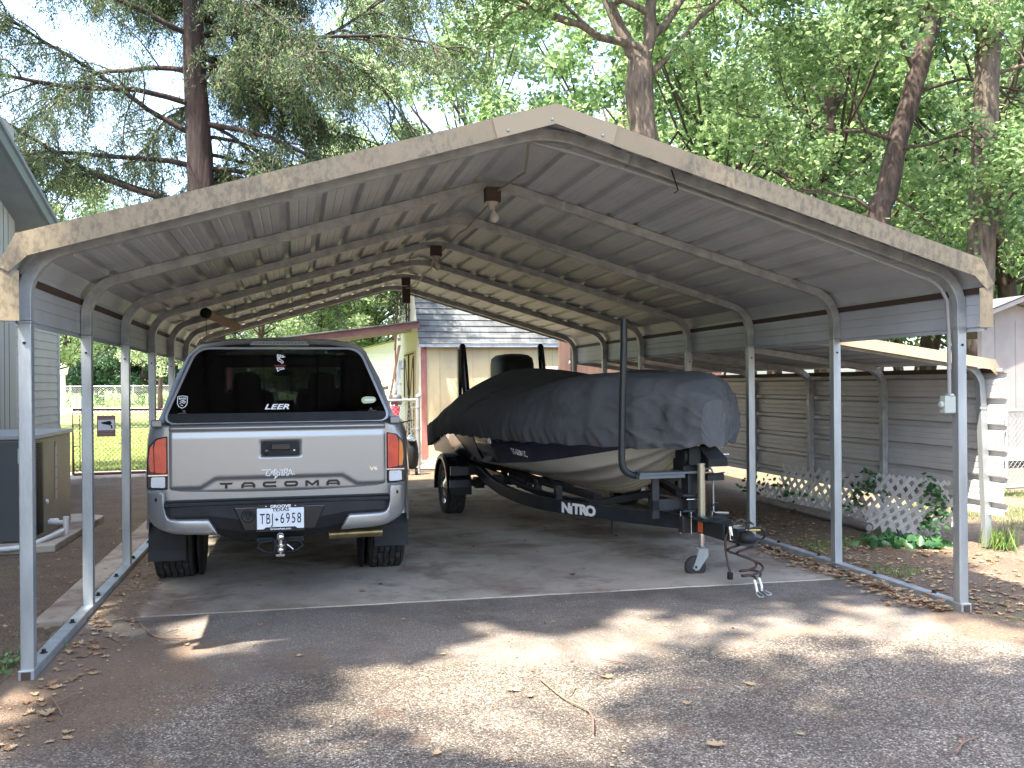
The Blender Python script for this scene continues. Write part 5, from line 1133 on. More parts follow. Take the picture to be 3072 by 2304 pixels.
# ================================================================== GATES AND CHAIN LINK
def chain(b, x0, y0, x1, y1, z0, z1, s, r):
    d = Vector((x1-x0, y1-y0, 0)); Ln = d.length; d /= Ln; H = z1-z0; k = -H
    while k < Ln:
        for sg in (1, -1):
            a0, a1 = k, k+H
            lo = max(0, a0); hi = min(Ln, a1)
            if hi-lo > .01:
                t0 = (lo-a0)/H; t1 = (hi-a0)/H
                if sg < 0: t0, t1 = 1-t0, 1-t1
                b.beam(Vector((x0, y0, z0+H*t0))+d*lo, Vector((x0, y0, z0+H*t1))+d*hi, r, r)
        k += s
    return b
gate = thing('chain_link_gate', 'rusty red framed chain link gate with a brown security camera sign', 'gate', (-4.9, 11.1, 0))
GY = 11.12
b = MB(); b.tube([(-4.93, GY, .09), (-4.93, GY, 1.14), (-1.6, GY, 1.10), (-1.6, GY, .12), (-4.93, GY, .09)], .022, 8); b.tube([(-3.3, GY, .10), (-3.3, GY, 1.12)], .018, 8); b.build('gate_frame', M['rustred'], gate)
b = MB(); chain(b, -4.91, GY, -1.62, GY, .11, 1.11, .072, .0055); b.build('wire_mesh', M['wire'], gate)
b = MB(); b.tube([(-4.82, GY-.03, .14), (-4.82, GY-.03, 1.05)], .008, 6)
for z in (.2, .55, .9): b.tube([(-4.93, GY, z), (-4.82, GY-.03, z)], .007, 6)
b.build('drop_rod', M['rustred'], gate)
b = MB(); b.box(-4.56, -4.28, GY-.035, GY-.03, .70, 1.04); sg = b.build('security_sign', M['signbrown'], gate)
b = MB(); b.box(-4.545, -4.295, GY-.038, GY-.035, .80, .97); b.build('sign_panel', M['signwhite'], sg)
b = MB(); b.prism([(-4.50, .93), (-4.36, .955), (-4.33, .91), (-4.38, .885), (-4.48, .905)], GY-.041, GY-.038); b.prism([(-4.37, .90), (-4.33, .88), (-4.32, .83), (-4.345, .83), (-4.35, .87), (-4.38, .885)], GY-.041, GY-.038); b.build('sign_camera_symbol', M['black_gloss'], sg)
b = MB()
for z in (1.015, .985, .775, .745, .72): b.box(-4.54, -4.30, GY-.037, GY-.035, z-.006, z+.006)
b.build('sign_text_bars', mat('dull_pink_print', (.34, .22, .19), .6), sg)
b = MB(); b.cyl((-5.05, 10.62, 0), (-5.05, 10.62, 1.18), .035); b.sphere((-5.05, 10.62, 1.2), .042); b.box(-5.02, -4.93, 10.60, 11.1, .78, .80); tag(b.build('gate_post', mat('dark_post_paint', (.07, .06, .065), .6), origin=(-5.05, 10.62, 0)), 'dark round gate post with a ball cap at the corner of the house', 'post')
fence = thing('silver_fence', 'short silver chain link fence section ending beside the pink trim of the shed', 'fence', (.6, 10.7, 0))
b = MB(); b.cyl((.62, 10.68, 0), (.62, 10.68, 1.29), .038); b.sphere((.62, 10.68, 1.30), .045); b.build('post', M['galv'], fence)
b = MB(); b.cyl((-1.55, 10.95, 1.22), (.60, 10.70, 1.24), .022); b.build('top_rail', M['galv'], fence)
b = MB(); b.cyl((-1.55, 10.95, 0), (-1.55, 10.95, 1.25), .03); b.build('post', M['galv'], fence)
b = MB(); chain(b, -1.5, 10.94, .58, 10.72, .06, 1.20, .075, .004); b.build('wire_mesh', M['wiregalv'], fence)
b = MB()
for z in (.35, .75, 1.12): b.cyl((.62, 10.68, z-.012), (.62, 10.68, z+.012), .046); b.box(.50, .60, 10.67, 10.69, z-.008, z+.008)
b.build('clamp_band', M['galv_d'], fence)
# far fence across the lawn
ff = thing('far_fence', 'long silver chain link fence across the far end of the lawn', 'fence', (-10, 56, 0))
zf = rise(0, 56)
b = MB(); b.cyl((-60, 56, zf+1.32), (30, 56, zf+1.32), .03, n=6); b.build('top_rail', M['wiregalv'], ff)
b = MB(); chain(b, -22, 56, 2, 56, zf+.1, zf+1.3, .14, .012); b.build('wire_mesh', M['wiregalv'], ff)
for i in range(24):
    b = MB(); x = -58+i*3.6; b.cyl((x, 56, zf-.1), (x, 56, zf+1.4), .05, n=8); b.build('post', M['wiregalv'], ff)
lp = thing('yard_lamp', 'white lamp post with a small lantern head standing at the far fence', 'lamp post', (-12.9, 44, 0))
b = MB(); zl = rise(0, 44); b.cyl((-12.51, 44, zl-.1), (-12.51, 44, zl+1.95), .11); b.cyl((-12.51, 44, zl), (-12.51, 44, zl+.5), .16, .14); b.build('post', M['white'], lp)
b = MB(); b.lathe((-12.51, 44, zl+1.95), (0, 0, 1), [(0, .16), (.08, .22), (.36, .26), (.40, .32), (.5, .18), (.58, .03)], n=8, smooth=False); b.build('lantern', M['white'], lp)
for i, (x, l_) in enumerate(((-12.03, 'white stump post in the lawn, left of the pair near the lamp post'), (-11.75, 'white stump post in the lawn, right of the pair near the lamp post'))):
    b = MB(); b.cyl((x, 44, zl-.1), (x, 44, zl+.8), .085); b.sphere((x, 44, zl+.8), .085); tag(b.build('garden_post', M['white'], origin=(x, 44, zl)), l_, 'post', 'white stump posts in the lawn')
sheet('pale_gravel_strip', -30, 8, 46, 55, 20, 4, mat('pale_gravel', (.50, .44, .36), .9, 0, (.62, .55, .45), 3), .03, gz)

# ================================================================== SHED WITH SHINGLE ROOF
SX, SY = .84, 11.95
shed = thing('barn_shed', 'tan barn shaped shed with pink corner trim, grey shingles and a braced door', 'shed', (SX, SY, 0))
b = MB(); b.box(SX+.02, 5.2, SY, SY+.08, .14, 2.30)
b.build('front_wall', M['tan'], shed)
b = MB()
for i in range(14): x = SX+.35+i*.31; b.box(x, x+.008, SY-.003, SY+.001, .14, 2.25)
b.build('board_grooves', mat('tan_groove', (.36, .32, .21), .8), shed)
b = MB(); b.box(SX-.0, SX+.105, SY-.02, SY+.02, .12, 2.30); b.build('corner_trim', M['pink'], shed)
b = MB(); b.box(SX+.1, 5.2, SY-.018, SY+.02, 2.25, 2.31); b.build('eave_trim', M['pink'], shed)
b = MB(); b.box(SX+.1, 5.2, SY-.012, SY+.02, 1.34, 1.37) if False else b.box(SX+.02, 5.2, SY-.016, SY+.02, .0, .14); b.build('white_skirt', M['cream_w'], shed)
# gable side (faces left)
prof = [(SY, .0), (SY, 2.33), (SY+.75, 3.55), (SY+2.1, 4.15), (SY+3.45, 3.55), (SY+4.1, 2.33), (SY+4.1, 0)]
b = MB(); b.prism(prof, SX-.03, SX+.02, 'YZ'); b.build('gable_wall', M['cream_w'], shed)
b = MB(); b.box(SX-.055, SX-.03, SY+.55, SY+2.2, .18, 2.15); dr = b.build('door', M['tan'], shed)
def onside(b, lines, w_):
    for (a, c) in lines: b.beam((SX-.062, a[0], a[1]), (SX-.062, c[0], c[1]), .012, w_)
b = MB(); y0, y1, ym = SY+.6, SY+2.15, SY+1.38
onside(b, [((y0, 1.25), (y0, 2.05)), ((y1, 1.25), (y1, 2.05)), ((ym-.04, .3), (ym-.04, 2.1)), ((ym+.04, .3), (ym+.04, 2.1)), ((y0+.15, 2.0), (ym-.15, 1.3)), ((y1-.15, 2.0), (ym+.15, 1.3)), ((y0+.1, .3), (ym-.1, 1.1)), ((y1-.1, .3), (ym+.1, 1.1)), ((y0, .3), (y0, 1.15)), ((y0, 2.1), (y1, 2.1))], .03); b.build('door_brace', M['darkbrown'], dr)
b = MB(); b.box(SX-.08, SX-.06, SY+.62, SY+.75, 1.82, 1.92); b.build('door_hinge', M['black'], dr)
b = MB(); b.box(SX-.085, SX-.06, ym-.06, ym+.1, 1.3, 1.45); b.build('door_latch', M['black'], dr)
b = MB(); onside(b, [((SY+1.3, 2.75), (SY+1.3, 3.5)), ((SY+1.7, 2.75), (SY+1.7, 3.5)), ((SY+1.3, 3.5), (SY+1.7, 3.5))], .03); b.build('loft_hatch', M['darkbrown'], shed)
b = MB(); b.beam((SX-.04, SY+4.1, 2.33), (SX-.04, SY+4.1, .1), .03, .12, (0, 1, 0)); b.beam((SX-.04, SY+4.1, 2.33), (SX-.04, SY+3.45, 3.55), .05, .10); b.build('gable_trim', M['pink'], shed)
# shingle courses
b = MB()
def courses(b, ya, za, yb_, zb_, n_):
    A = Vector((0, ya, za)); B = Vector((0, yb_, zb_)); d = (B-A)/n_; nn = Vector((0, -(B-A).z, (B-A).y)).normalized()
    if nn.z < 0: nn = -nn
    for i in range(n_):
        p = A+d*i; q = A+d*(i+1.15); rng = random.Random(i)
        V = [(SX-.06, *(p+nn*.03)[1:]), (5.3, *(p+nn*.03)[1:]), (5.3, *(q+nn*.008)[1:]), (SX-.06, *(q+nn*.008)[1:]), (SX-.06, *(p+nn*.002)[1:]), (5.3, *(p+nn*.002)[1:])]
        b.add(V, [(0, 1, 2, 3), (4, 5, 1, 0)])
courses(b, SY-.16, 2.24, SY+.72, 3.60, 12); courses(b, SY+.70, 3.59, SY+2.1, 4.22, 11)
b.add([(SX-.06, SY+2.1, 4.2), (5.3, SY+2.1, 4.2), (5.3, SY+3.5, 3.6), (SX-.06, SY+3.5, 3.6)], [(0, 1, 2, 3)]); b.add([(SX-.06, SY+3.5, 3.6), (5.3, SY+3.5, 3.6), (5.3, SY+4.25, 2.3), (SX-.06, SY+4.25, 2.3)], [(0, 1, 2, 3)])
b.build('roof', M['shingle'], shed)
b = MB(); b.box(SX-.06, 5.3, SY-.17, SY-.15, 2.19, 2.25); b.build('drip_edge', M['galv'], shed)
# awning
aw = thing('shed_awning', 'lean-to awning with a faded red beam sloping down left from the shed', 'awning', (-.3, 12, 2.4))
b = MB(); b.beam((SX-.02, SY+.0, 2.60), (-2.6, SY+.0, 2.17), .05, .11); b.build('beam', mat('dull_red_brown_beam', (.17, .075, .06), .7, 0, (.22, .10, .08), 5), aw)
b = MB(); b.add([(SX-.02, SY-.1, 2.685), (-2.7, SY-.1, 2.24), (-2.7, SY+2.6, 2.24), (SX-.02, SY+2.6, 2.685), (SX-.02, SY-.1, 2.665), (-2.7, SY-.1, 2.22), (-2.7, SY+2.6, 2.22), (SX-.02, SY+2.6, 2.665)], [(0, 1, 2, 3), (7, 6, 5, 4), (0, 4, 5, 1), (1, 5, 6, 2), (2, 6, 7, 3), (3, 7, 4, 0)]); b.build('awning_roof', M['shingle_d'], aw)
b = MB(); b.beam((SX-.02, SY+1.2, 2.58), (-2.6, SY+1.2, 2.12), .04, .09); b.build('rafter', M['cream_w'], aw)
b = MB(); b.beam((-2.55, SY+.0, 2.12), (-2.55, SY+.0, 0), .09, .09, (0, 1, 0)); b.build('post', M['pink'], aw)
# leaning boards, mirror thing, red cloth
b = MB(); b.beam((.44, 11.9, 2.22), (.02, 11.65, .1), .03, .17, (0, 1, 0)); tag(b.build('leaning_plank', M['brown_w'], origin=(.2, 11.8, 0)), 'long brown plank leaning under the awning by the shed door', 'plank')
b = MB()
for dx in (0, .10): b.beam((.47+dx*.3, 12.1, 1.95), (.13+dx, 11.9, .05), .03, .05, (0, 1, 0))
for i in range(6): t_ = i/6; b.beam((.47-.34*t_, 12.1-.2*t_, 1.8-1.7*t_), (.53-.28*t_, 12.1-.2*t_, 1.8-1.7*t_), .02, .03)
tag(b.build('step_ladder', M['galv'], origin=(.3, 12, 0)), 'narrow metal ladder leaning behind the brown plank', 'ladder')
b = MB(); b.beam((.10, 11.8, 1.42), (.0, 11.7, .3), .05, .08, (0, 1, 0)); b.beam((-.08, 11.8, 1.40), (.22, 11.8, 1.45), .05, .06); tag(b.build('wooden_trestle', M['brown_w'], origin=(0, 11.8, 0)), 'dark wooden trestle end beside the leaning plank', 'trestle')
b = MB(); rings = []
for i, z in enumerate((1.12, 1.05, .98, .90, .86)): rings.append([(.33+ (.07+.015*math.sin(i*2+j))*math.cos(2*math.pi*j/14), 11.6+(.06+.015*math.sin(i+j*2))*math.sin(2*math.pi*j/14), z-.04*(j % 3 == 0)*(i == 4)) for j in range(14)])
b.loft(rings, caps=True); tag(b.build('red_cloth', M['redcloth'], origin=(.4, 11.6, 1.0)), 'crumpled red cloth hanging just behind the silver fence rail', 'cloth')
b = MB(); b.lathe((.36, 11.75, 1.14), (0, 0, 1), [(0, .08), (.0, .10), (.14, .10), (.18, .08), (.18, 0)], n=18); b.cyl((.36, 11.75, 0), (.36, 11.75, 1.14), .03); tag(b.build('grey_bucket', M['ac_d'], origin=(.42, 11.75, 0)), 'grey bucket on a post above the red cloth', 'bucket')
dk = thing('covered_grill', 'dark covered garden grill with a pale lid rim behind the pickup tail light', 'grill', (.45, 10.3, 0))
b = MB(); rings = []
for z, r in ((.10, .05), (.16, .09), (.30, .11), (.45, .115), (.55, .09), (.60, .075)): rings.append([(.46+r*(1+.12*math.sin(j*1.7+z*9))*math.cos(2*math.pi*j/20), 10.3+r*(1+.1*math.cos(j*2.3+z*7))*math.sin(2*math.pi*j/20), z) for j in range(20)])
b.loft(rings, caps=True); b.build('cover', M['black'], dk)
b = MB(); b.lathe((.44, 10.22, .62), (.3, -.5, .8), [(-.02, .0), (-.02, .075), (.01, .08), (.02, .06), (.012, 0)], n=22); b.build('lid', M['chrome'], dk)
b = MB(); b.cyl((.37, 10.28, .06), (.41, 10.28, .06), .06); b.build('wheel', M['black'], dk)
b = MB(); b.cyl((.51, 10.28, .06), (.55, 10.28, .06), .06); b.build('wheel', M['black'], dk)
# white clapboard house far behind
wh = thing('white_house', 'white clapboard house in the sun, seen through the gap beside the shed', 'house', (1.5, 22, 0))
b = MB(); prof = []; zz = 0
while zz < 2.45: prof += [(0, zz), (.02, zz+.14)]; zz += .15
b.loft([[(x, 22+h, z) for h, z in prof] for x in (.2, 4.6)], closed=False, smooth=False); b.prism([(-.1, 2.42), (4.9, 2.42), (2.4, 3.0)], 22.02, 22.1); b.build('wall', M['white'], wh)
b = MB(); b.box(1.9, 2.5, 21.9, 21.99, .9, 1.8); b.build('window', M['ac_d'], wh)
b = MB(); b.add([(-.3, 21.7, 2.40), (2.4, 21.7, 3.06), (2.4, 27, 3.06), (-.3, 27, 2.40)], [(0, 1, 2, 3)]); b.add([(2.4, 21.7, 3.06), (5.1, 21.7, 2.40), (5.1, 27, 2.40), (2.4, 27, 3.06)], [(0, 1, 2, 3)]); b.build('roof', M['acgrey'], wh)
# brown board shed behind the boat
bs_ = thing('brown_shed', 'low brown wooden shed with a sloping top behind the boat', 'shed', (4.5, 10.6, 0))
b = MB(); b.prism([(3.20, .3), (6.6, .3), (6.6, 1.30), (5.9, 1.72), (3.20, 2.28)], 10.55, 10.63); b.build('wall', M['brown_w'], bs_)
b = MB()
for i in range(11): x = 3.3+i*.28; b.box(x, x+.008, 10.546, 10.552, .3, 2.2-.2*(x-3.2))
b.build('board_grooves', M['darkbrown'], bs_)
b = MB(); b.beam((3.1, 10.53, 2.33), (5.9, 10.53, 1.75), .05, .08); b.beam((5.9, 10.53, 1.75), (6.7, 10.53, 1.30), .05, .08); b.build('edge_board', M['brown_w'], bs_)
b = MB(); b.box(3.08, 3.28, 10.5, 10.56, .0, 2.25); b.build('corner_board', M['brown_w'], bs_)
b = MB(); b.box(2.80, 3.02, 10.4, 10.45, .0, 1.8); tag(b.build('cream_board', M['cream_w'], origin=(2.9, 10.4, 0)), 'cream board standing between the carport and the brown shed', 'board')
# stump
b = MB(); rings = []
for z, r in ((-.02, .30), (.10, .24), (.25, .20), (.42, .19)): rings.append([(4.62+r*(1+.10*math.sin(j*2.1)+.05*math.sin(j*5))*math.cos(2*math.pi*j/22), 7.9+r*(1+.10*math.sin(j*2.1))*math.sin(2*math.pi*j/22), z) for j in range(22)])
b.loft(rings, caps=True)
b = b.build('tree_stump', M['oakbark_d'], origin=(4.6, 7.9, 0)); tag(b, 'old tree stump in the dim corner below the lean-to wall', 'tree stump'); b.location.x = 3.95
# ================================================================== RIGHT SIDE: SHED, FENCE
gs = thing('grey_shed', 'light grey board shed with a low gable beyond the lean-to on the right', 'shed', (9.8, 8.2, 0))
b = MB(); b.prism([(9.75, .14), (14, .14), (14, 2.35), (12.1, 2.35), (10.35, 2.78), (9.75, 2.58)], 8.2, 8.3); b.build('wall', M['gray_shed'], gs)
b = MB(); b.box(9.75, 14, 8.18, 8.2, .14, .34); b.build('white_sill', M['white'], gs)
b = MB()
for i in range(10): x = 10.0+i*.40; b.box(x, x+.012, 8.196, 8.201, .34, 2.5)
b.build('board_grooves', M['soffit'], gs)
b = MB(); b.beam((9.4, 8.05, 2.50), (10.35, 8.05, 2.84), .25, .07); b.beam((10.35, 8.05, 2.84), (12.2, 8.05, 2.37), .25, .07); b.build('roof_edge', M['gray_shed'], gs)
b = MB(); b.add([(9.4, 7.9, 2.56), (10.35, 7.9, 2.90), (10.35, 12, 2.90), (9.4, 12, 2.56)], [(0, 1, 2, 3)]); b.add([(10.35, 7.9, 2.90), (12.4, 7.9, 2.36), (12.4, 12, 2.36), (10.35, 12, 2.90)], [(0, 1, 2, 3)]); b.build('roof', M['shingle_d'], gs)
rf_ = thing('chain_link_fence', 'silver chain link fence with a hinged gate post beyond the lean-to on the right', 'fence', (7.4, 5.1, 0))
b = MB(); b.cyl((7.30, 5.0, 0), (7.30, 5.0, 1.20), .045); b.sphere((7.30, 5.0, 1.21), .05); b.box(7.2, 7.38, 4.95, 5.05, .98, 1.02); b.box(7.2, 7.30, 4.97, 5.03, .72, .76); b.build('post', M['galv'], rf_)
b = MB(); b.tube([(7.44, 5.02, .12), (7.44, 5.02, 1.10), (9.8, 5.4, 1.12), (9.8, 5.4, .12), (7.44, 5.02, .12)], .024, 8); b.build('gate_frame', M['galv'], rf_)
b = MB(); chain(b, 7.46, 5.02, 9.78, 5.4, .14, 1.08, .08, .0045); b.build('wire_mesh', M['wiregalv'], rf_)
b = MB(); b.beam((8.6, 7.2, .9), (10.2, 7.6, .05), .03, .06); b.build('brace', M['white'], rf_) if False else None

# ================================================================== TREES
def pxx(px, y): return CAM.x+(y-CAM.y)*math.tan(YAW+math.atan((px-1536)/2783))
def pxz(px, py, y):
    x = pxx(px, y); d = (x-CAM.x)*math.sin(YAW)+(y-CAM.y)*math.cos(YAW); return CAM.z+(1152-py)*d/2783
def bark_tube(b, pts, radii, n=18, seed=0, amp=.10):
    pts = [Vector(p) for p in pts]; k = len(pts); a = Vector((1, 0, 0)); rings = []
    for i, p in enumerate(pts):
        t = (pts[min(i+1, k-1)]-pts[max(i-1, 0)]).normalized(); a = (a-t*a.dot(t)).normalized(); c = t.cross(a); r0 = []
        for j in range(n):
            th = 2*math.pi*j/n; r = radii[i]*(1+amp*noise.noise(Vector((math.cos(th)*2.2, math.sin(th)*2.2, i*.35+seed)))+amp*.6*noise.noise(Vector((math.cos(th)*6, math.sin(th)*6, i*.6+seed*3)))); r0.append(p+(a*math.cos(th)+c*math.sin(th))*r)
        rings.append(r0)
    return b.loft(rings, caps=True)
def resample(P, k=6): return smoothpath(P, k)
def branch_path(rng, p, d, L, droop, steps=7, wig=.18):
    pts = [Vector(p)]; d = Vector(d).normalized()
    for i in range(steps):
        d = (d+Vector((rng.gauss(0, wig), rng.gauss(0, wig), rng.gauss(0, wig*1.2)-droop))).normalized(); pts.append(pts[-1]+d*L/steps)
    return pts
def cedar():
    rng = random.Random(11); nr = np.random.default_rng(11)
    Y = 12.6
    P = [Vector((pxx(px, Y), Y, z)) for px, z in ((640, -.1), (636, 1.2), (626, 2.4), (615, 3.8), (607, 5.2), (597, 6.6), (588, 8.2), (582, 10), (580, 12.5), (580, 15))]
    t = thing('cedar_tree', 'big dark cedar with shaggy red brown trunk and drooping sprays behind the carport', 'tree', P[0])
    pts = resample(P, 5); k = len(pts); rad = [.33*(1-.72*(i/(k-1))**1.1)*(1.12 if i < 3 else 1) for i in range(k)]
    b = MB(); bark_tube(b, pts, rad, 26, 3, .16); b.cyl(pts[12]+Vector((.25, -.1, 0)), pts[12]+Vector((.42, -.14, .04)), .06); b.build('trunk', M['cedarbark'], t)
    tips = []; C = []; D = []
    lim = MB(); tw = MB()
    def limb(z, az, L, el, droop, r):
        i = min(range(k), key=lambda q: abs(pts[q].z-z)); p = pts[i]
        d = Vector((math.cos(az)*math.cos(el), math.sin(az)*math.cos(el), math.sin(el)))
        bp_ = branch_path(rng, p, d, L, droop, 9, .10); n_ = len(bp_)
        lim.tube(bp_, [r*.78*(1-.85*q/(n_-1))+.006 for q in range(n_)], 7)
        for q in range(2, n_):
            for s_ in range(3 if q > 3 else 1):
                base = bp_[q]+(bp_[q-1]-bp_[q])*rng.random(); a2 = rng.uniform(0, 2*math.pi)
                dd = (bp_[q]-bp_[q-1]).normalized()+Vector((math.cos(a2), math.sin(a2), rng.uniform(-.5, .5)))*.9
                tp_ = branch_path(rng, base, dd, rng.uniform(.7, 1.7)*(.55+.45*L/4), .16, 6, .16)
                tw.tube(tp_, [.018-.0025*z_ for z_ in range(len(tp_))], 4)
                for w_ in range(1, len(tp_)):
                    for e in range(2):
                        bb_ = tp_[w_]+(tp_[w_-1]-tp_[w_])*rng.random(); a3 = rng.uniform(0, 6.28)
                        hp = branch_path(rng, bb_, Vector((math.cos(a3)*.6, math.sin(a3)*.6, -.5)), rng.uniform(.25, .75), .22, 4, .14)
                        if rng.random() < .3: tw.tube(hp, [.006, .005, .004, .003, .003], 3, caps=False)
                        tips.append(hp)
    spec = []
    # limbs measured in the photo: left side rising then drooping
    for z, L, el, az in ((3.35, 2.4, 22, 186), (4.55, 5.2, 30, 182), (4.75, 4.6, 36, 170), (5.5, 4.6, 8, 178), (6.0, 4.4, 24, 184), (6.6, 4.8, 10, 190), (7.2, 4.4, 20, 172), (7.8, 4.2, 15, 185)): limb(z, R(az), L, R(el), .055, .05+.012*L/4)
    for z, L, el, az in ((5.1, 4.6, -8, -8), (5.5, 4.8, 0, 6), (6.2, 4.4, -5, -20), (6.9, 5.0, 32, 0), (7.3, 5.0, 18, -12), (7.8, 5.2, 22, 10), (8.3, 5.0, 15, -5)): limb(z, R(az), L, R(el), .06, .06)
    for i in range(30): limb(4.8+i*.26, rng.uniform(-1.2, 2.2) if i % 2 else rng.uniform(0, 6.28), rng.uniform(2.4, 4.8)*(1-.02*i), R(rng.uniform(-5, 28)), .07, .045)
    lim.build('limb', M['cedarbark'], t); tw.build('twigs', M['twig'], t)
    nmax = 44
    for hp in tips:
        m_ = rng.randint(20, nmax)
        for q in range(m_):
            f = rng.random()*(len(hp)-1); i = int(f); p = hp[i]+(hp[min(i+1, len(hp)-1)]-hp[i])*(f-i)
            C.append((p.x+rng.gauss(0, .05), p.y+rng.gauss(0, .05), p.z+rng.gauss(0, .06))); D.append((rng.gauss(0, .7), rng.gauss(0, .7), -.8+rng.gauss(0, .35)))
    C = np.array(C); D = np.array(D); D /= np.linalg.norm(D, axis=1)[:, None]; n_ = len(C)
    leaf_mesh('foliage', C, D, nr.uniform(.05, .115, n_), nr.uniform(.012, .024, n_), M['cedarleaf'], t, P[0], seed=1); print('cedar leaves', n_)
    return t
cedar()
def oak_leaves(tips, rng, per, sig, L, name, m, t, origin, seed, flat=.5):
    nr = np.random.default_rng(seed); T_ = np.array([tuple(p) for p in tips]); T_ = np.repeat(T_, per, 0); C = T_+nr.normal(size=T_.shape)*np.array(sig)
    D = nr.normal(size=C.shape); D[:, 2] = D[:, 2]*flat-.15; D /= np.linalg.norm(D, axis=1)[:, None]; n_ = len(C); ln = nr.uniform(.65, 1.15, n_)*L
    return leaf_mesh(name, C, D, ln, ln*nr.uniform(.45, .75, n_), m, t, origin, seed=seed, n6=True)
def grow(rng, b, p, d, L, r, depth, tips, droop=0, spread=.9, minr=.006):
    bp_ = branch_path(rng, p, d, L, droop, 6, .16); n_ = len(bp_); b.tube(bp_, [max(minr, r*(1-.55*q/(n_-1))) for q in range(n_)], 7 if depth > 1 else 4, caps=False)
    if depth == 0: tips += bp_[2:]; return
    for i in range(rng.randint(3, 4)):
        q = bp_[rng.randint(2, n_-1)] if i else bp_[-1]; dd = (bp_[-1]-bp_[-2]).normalized()+Vector((rng.gauss(0, spread), rng.gauss(0, spread), rng.gauss(0, spread*.7))); grow(rng, b, q, dd, L*rng.uniform(.5, .72), r*.5, depth-1, tips, droop, spread, minr)
def oak(name, label, trunk, radii, limbs, seed, per=9, L=.13, barkm='oakbark', sig=(.22, .22, .18), leafm='oakleaf', depth=2, group=None, twist=.12):
    rng = random.Random(seed); t = thing(name, label, 'tree', Vector(trunk[0]), 0, group)
    pts = resample(trunk, 4); k = len(pts); rr = np.interp(np.linspace(0, 1, k), np.linspace(0, 1, len(radii)), radii)
    b = MB(); bark_tube(b, pts, list(rr), 22, seed, twist); b.build('trunk', M[barkm], t)
    tips = []; b = MB()
    for (p, d, Ln, r, dp) in limbs: grow(rng, b, Vector(p), Vector(d), Ln, r, dp, tips, 0, .75)
    b.build('limb', M[barkm], t)
    oak_leaves(tips, rng, per, sig, L, 'foliage', M[leafm], t, Vector(trunk[0]), seed); return len(tips)*per
def V3(px, py, Y): return Vector((pxx(px, Y), Y, pxz(px, py, Y)))
Y = 13.5; c0 = V3(1945, 420, Y)
tr = [Vector((c0.x-.05, Y, -.1)), Vector((c0.x, Y, 2)), V3(1940, 500, Y), V3(1935, 380, Y), V3(1925, 270, Y), V3(1930, 190, Y)]
n1 = oak('oak_tree', 'stout oak with a grey forked trunk rising straight behind the carport ridge', tr, [.36, .31, .30, .29, .30, .27],
    [(V3(1930, 200, Y), (-.45, .1, 1), 3.2, .17, 3), (V3(1935, 200, Y), (.5, .3, 1), 3.4, .15, 3), (V3(1960, 225, Y), (1, .35, .5), 3.6, .07, 3), (V3(1940, 150, Y), (-1, .3, .9), 3.0, .10, 3), (V3(1950, 120, Y), (.9, .4, .7), 3.4, .10, 3)], 21, 17)
Y = 13.0
tr = [Vector((pxx(2600, Y), Y, -.1)), V3(2620, 900, Y), V3(2640, 650, Y), V3(2665, 590, Y), V3(2700, 430, Y), V3(2740, 300, Y), V3(2790, 120, Y), V3(2830, -20, Y), V3(2860, -260, Y), V3(2850, -520, Y)]
n2 = oak('oak_tree', 'leaning dark oak with a crooked trunk, left of the straight trunk at the right', tr, [.30, .28, .26, .235, .22, .215, .21, .20, .16, .11],
    [(V3(2760, 240, Y), (-1, -.2, .45), 3.4, .06, 3), (V3(2700, 430, Y), (-1, .2, .05), 2.6, .05, 3), (V3(2740, 300, Y), (1, -.3, .3), 2.4, .05, 3), (V3(2660, 590, Y), (.8, -.3, -.3), 1.6, .03, 2), (V3(2640, 650, Y), (-1, -.3, .1), 2.2, .04, 3), (V3(2800, 90, Y), (-.8, -.5, .5), 3.0, .09, 3), (V3(2830, 0, Y), (.8, .3, .5), 3.0, .09, 3), (V3(2850, -200, Y), (-.5, -.4, .6), 3.0, .09, 3), (V3(2690, 470, Y), (.3, -1, .1), 1.8, .04, 3)], 22, 12, .13, 'oakbark_d')
Y = 12.0
tr = [Vector((pxx(2925, Y), Y, -.1)), V3(2930, 1040, Y), V3(2945, 800, Y), V3(2958, 500, Y), V3(2965, 300, Y), V3(2975, 100, Y), V3(2980, -300, Y), V3(2990, -600, Y)]
n3 = oak('oak_tree', 'tall straight oak trunk at the far right beside the end of the roof', tr, [.36, .30, .28, .27, .25, .25, .18, .12],
    [(V3(2970, 240, Y), (1, -.3, .4), 2.4, .05, 3), (V3(2970, 120, Y), (-1, -.2, .4), 2.8, .07, 3), (V3(2975, 0, Y), (.7, .3, .8), 3, .09, 3), (V3(2975, -100, Y), (-.5, -.5, .6), 3, .09, 3), (V3(2955, 560, Y), (.5, -.5, -.2), 1.0, .02, 2)], 23, 15)
print('oaks', n1, n2, n3)
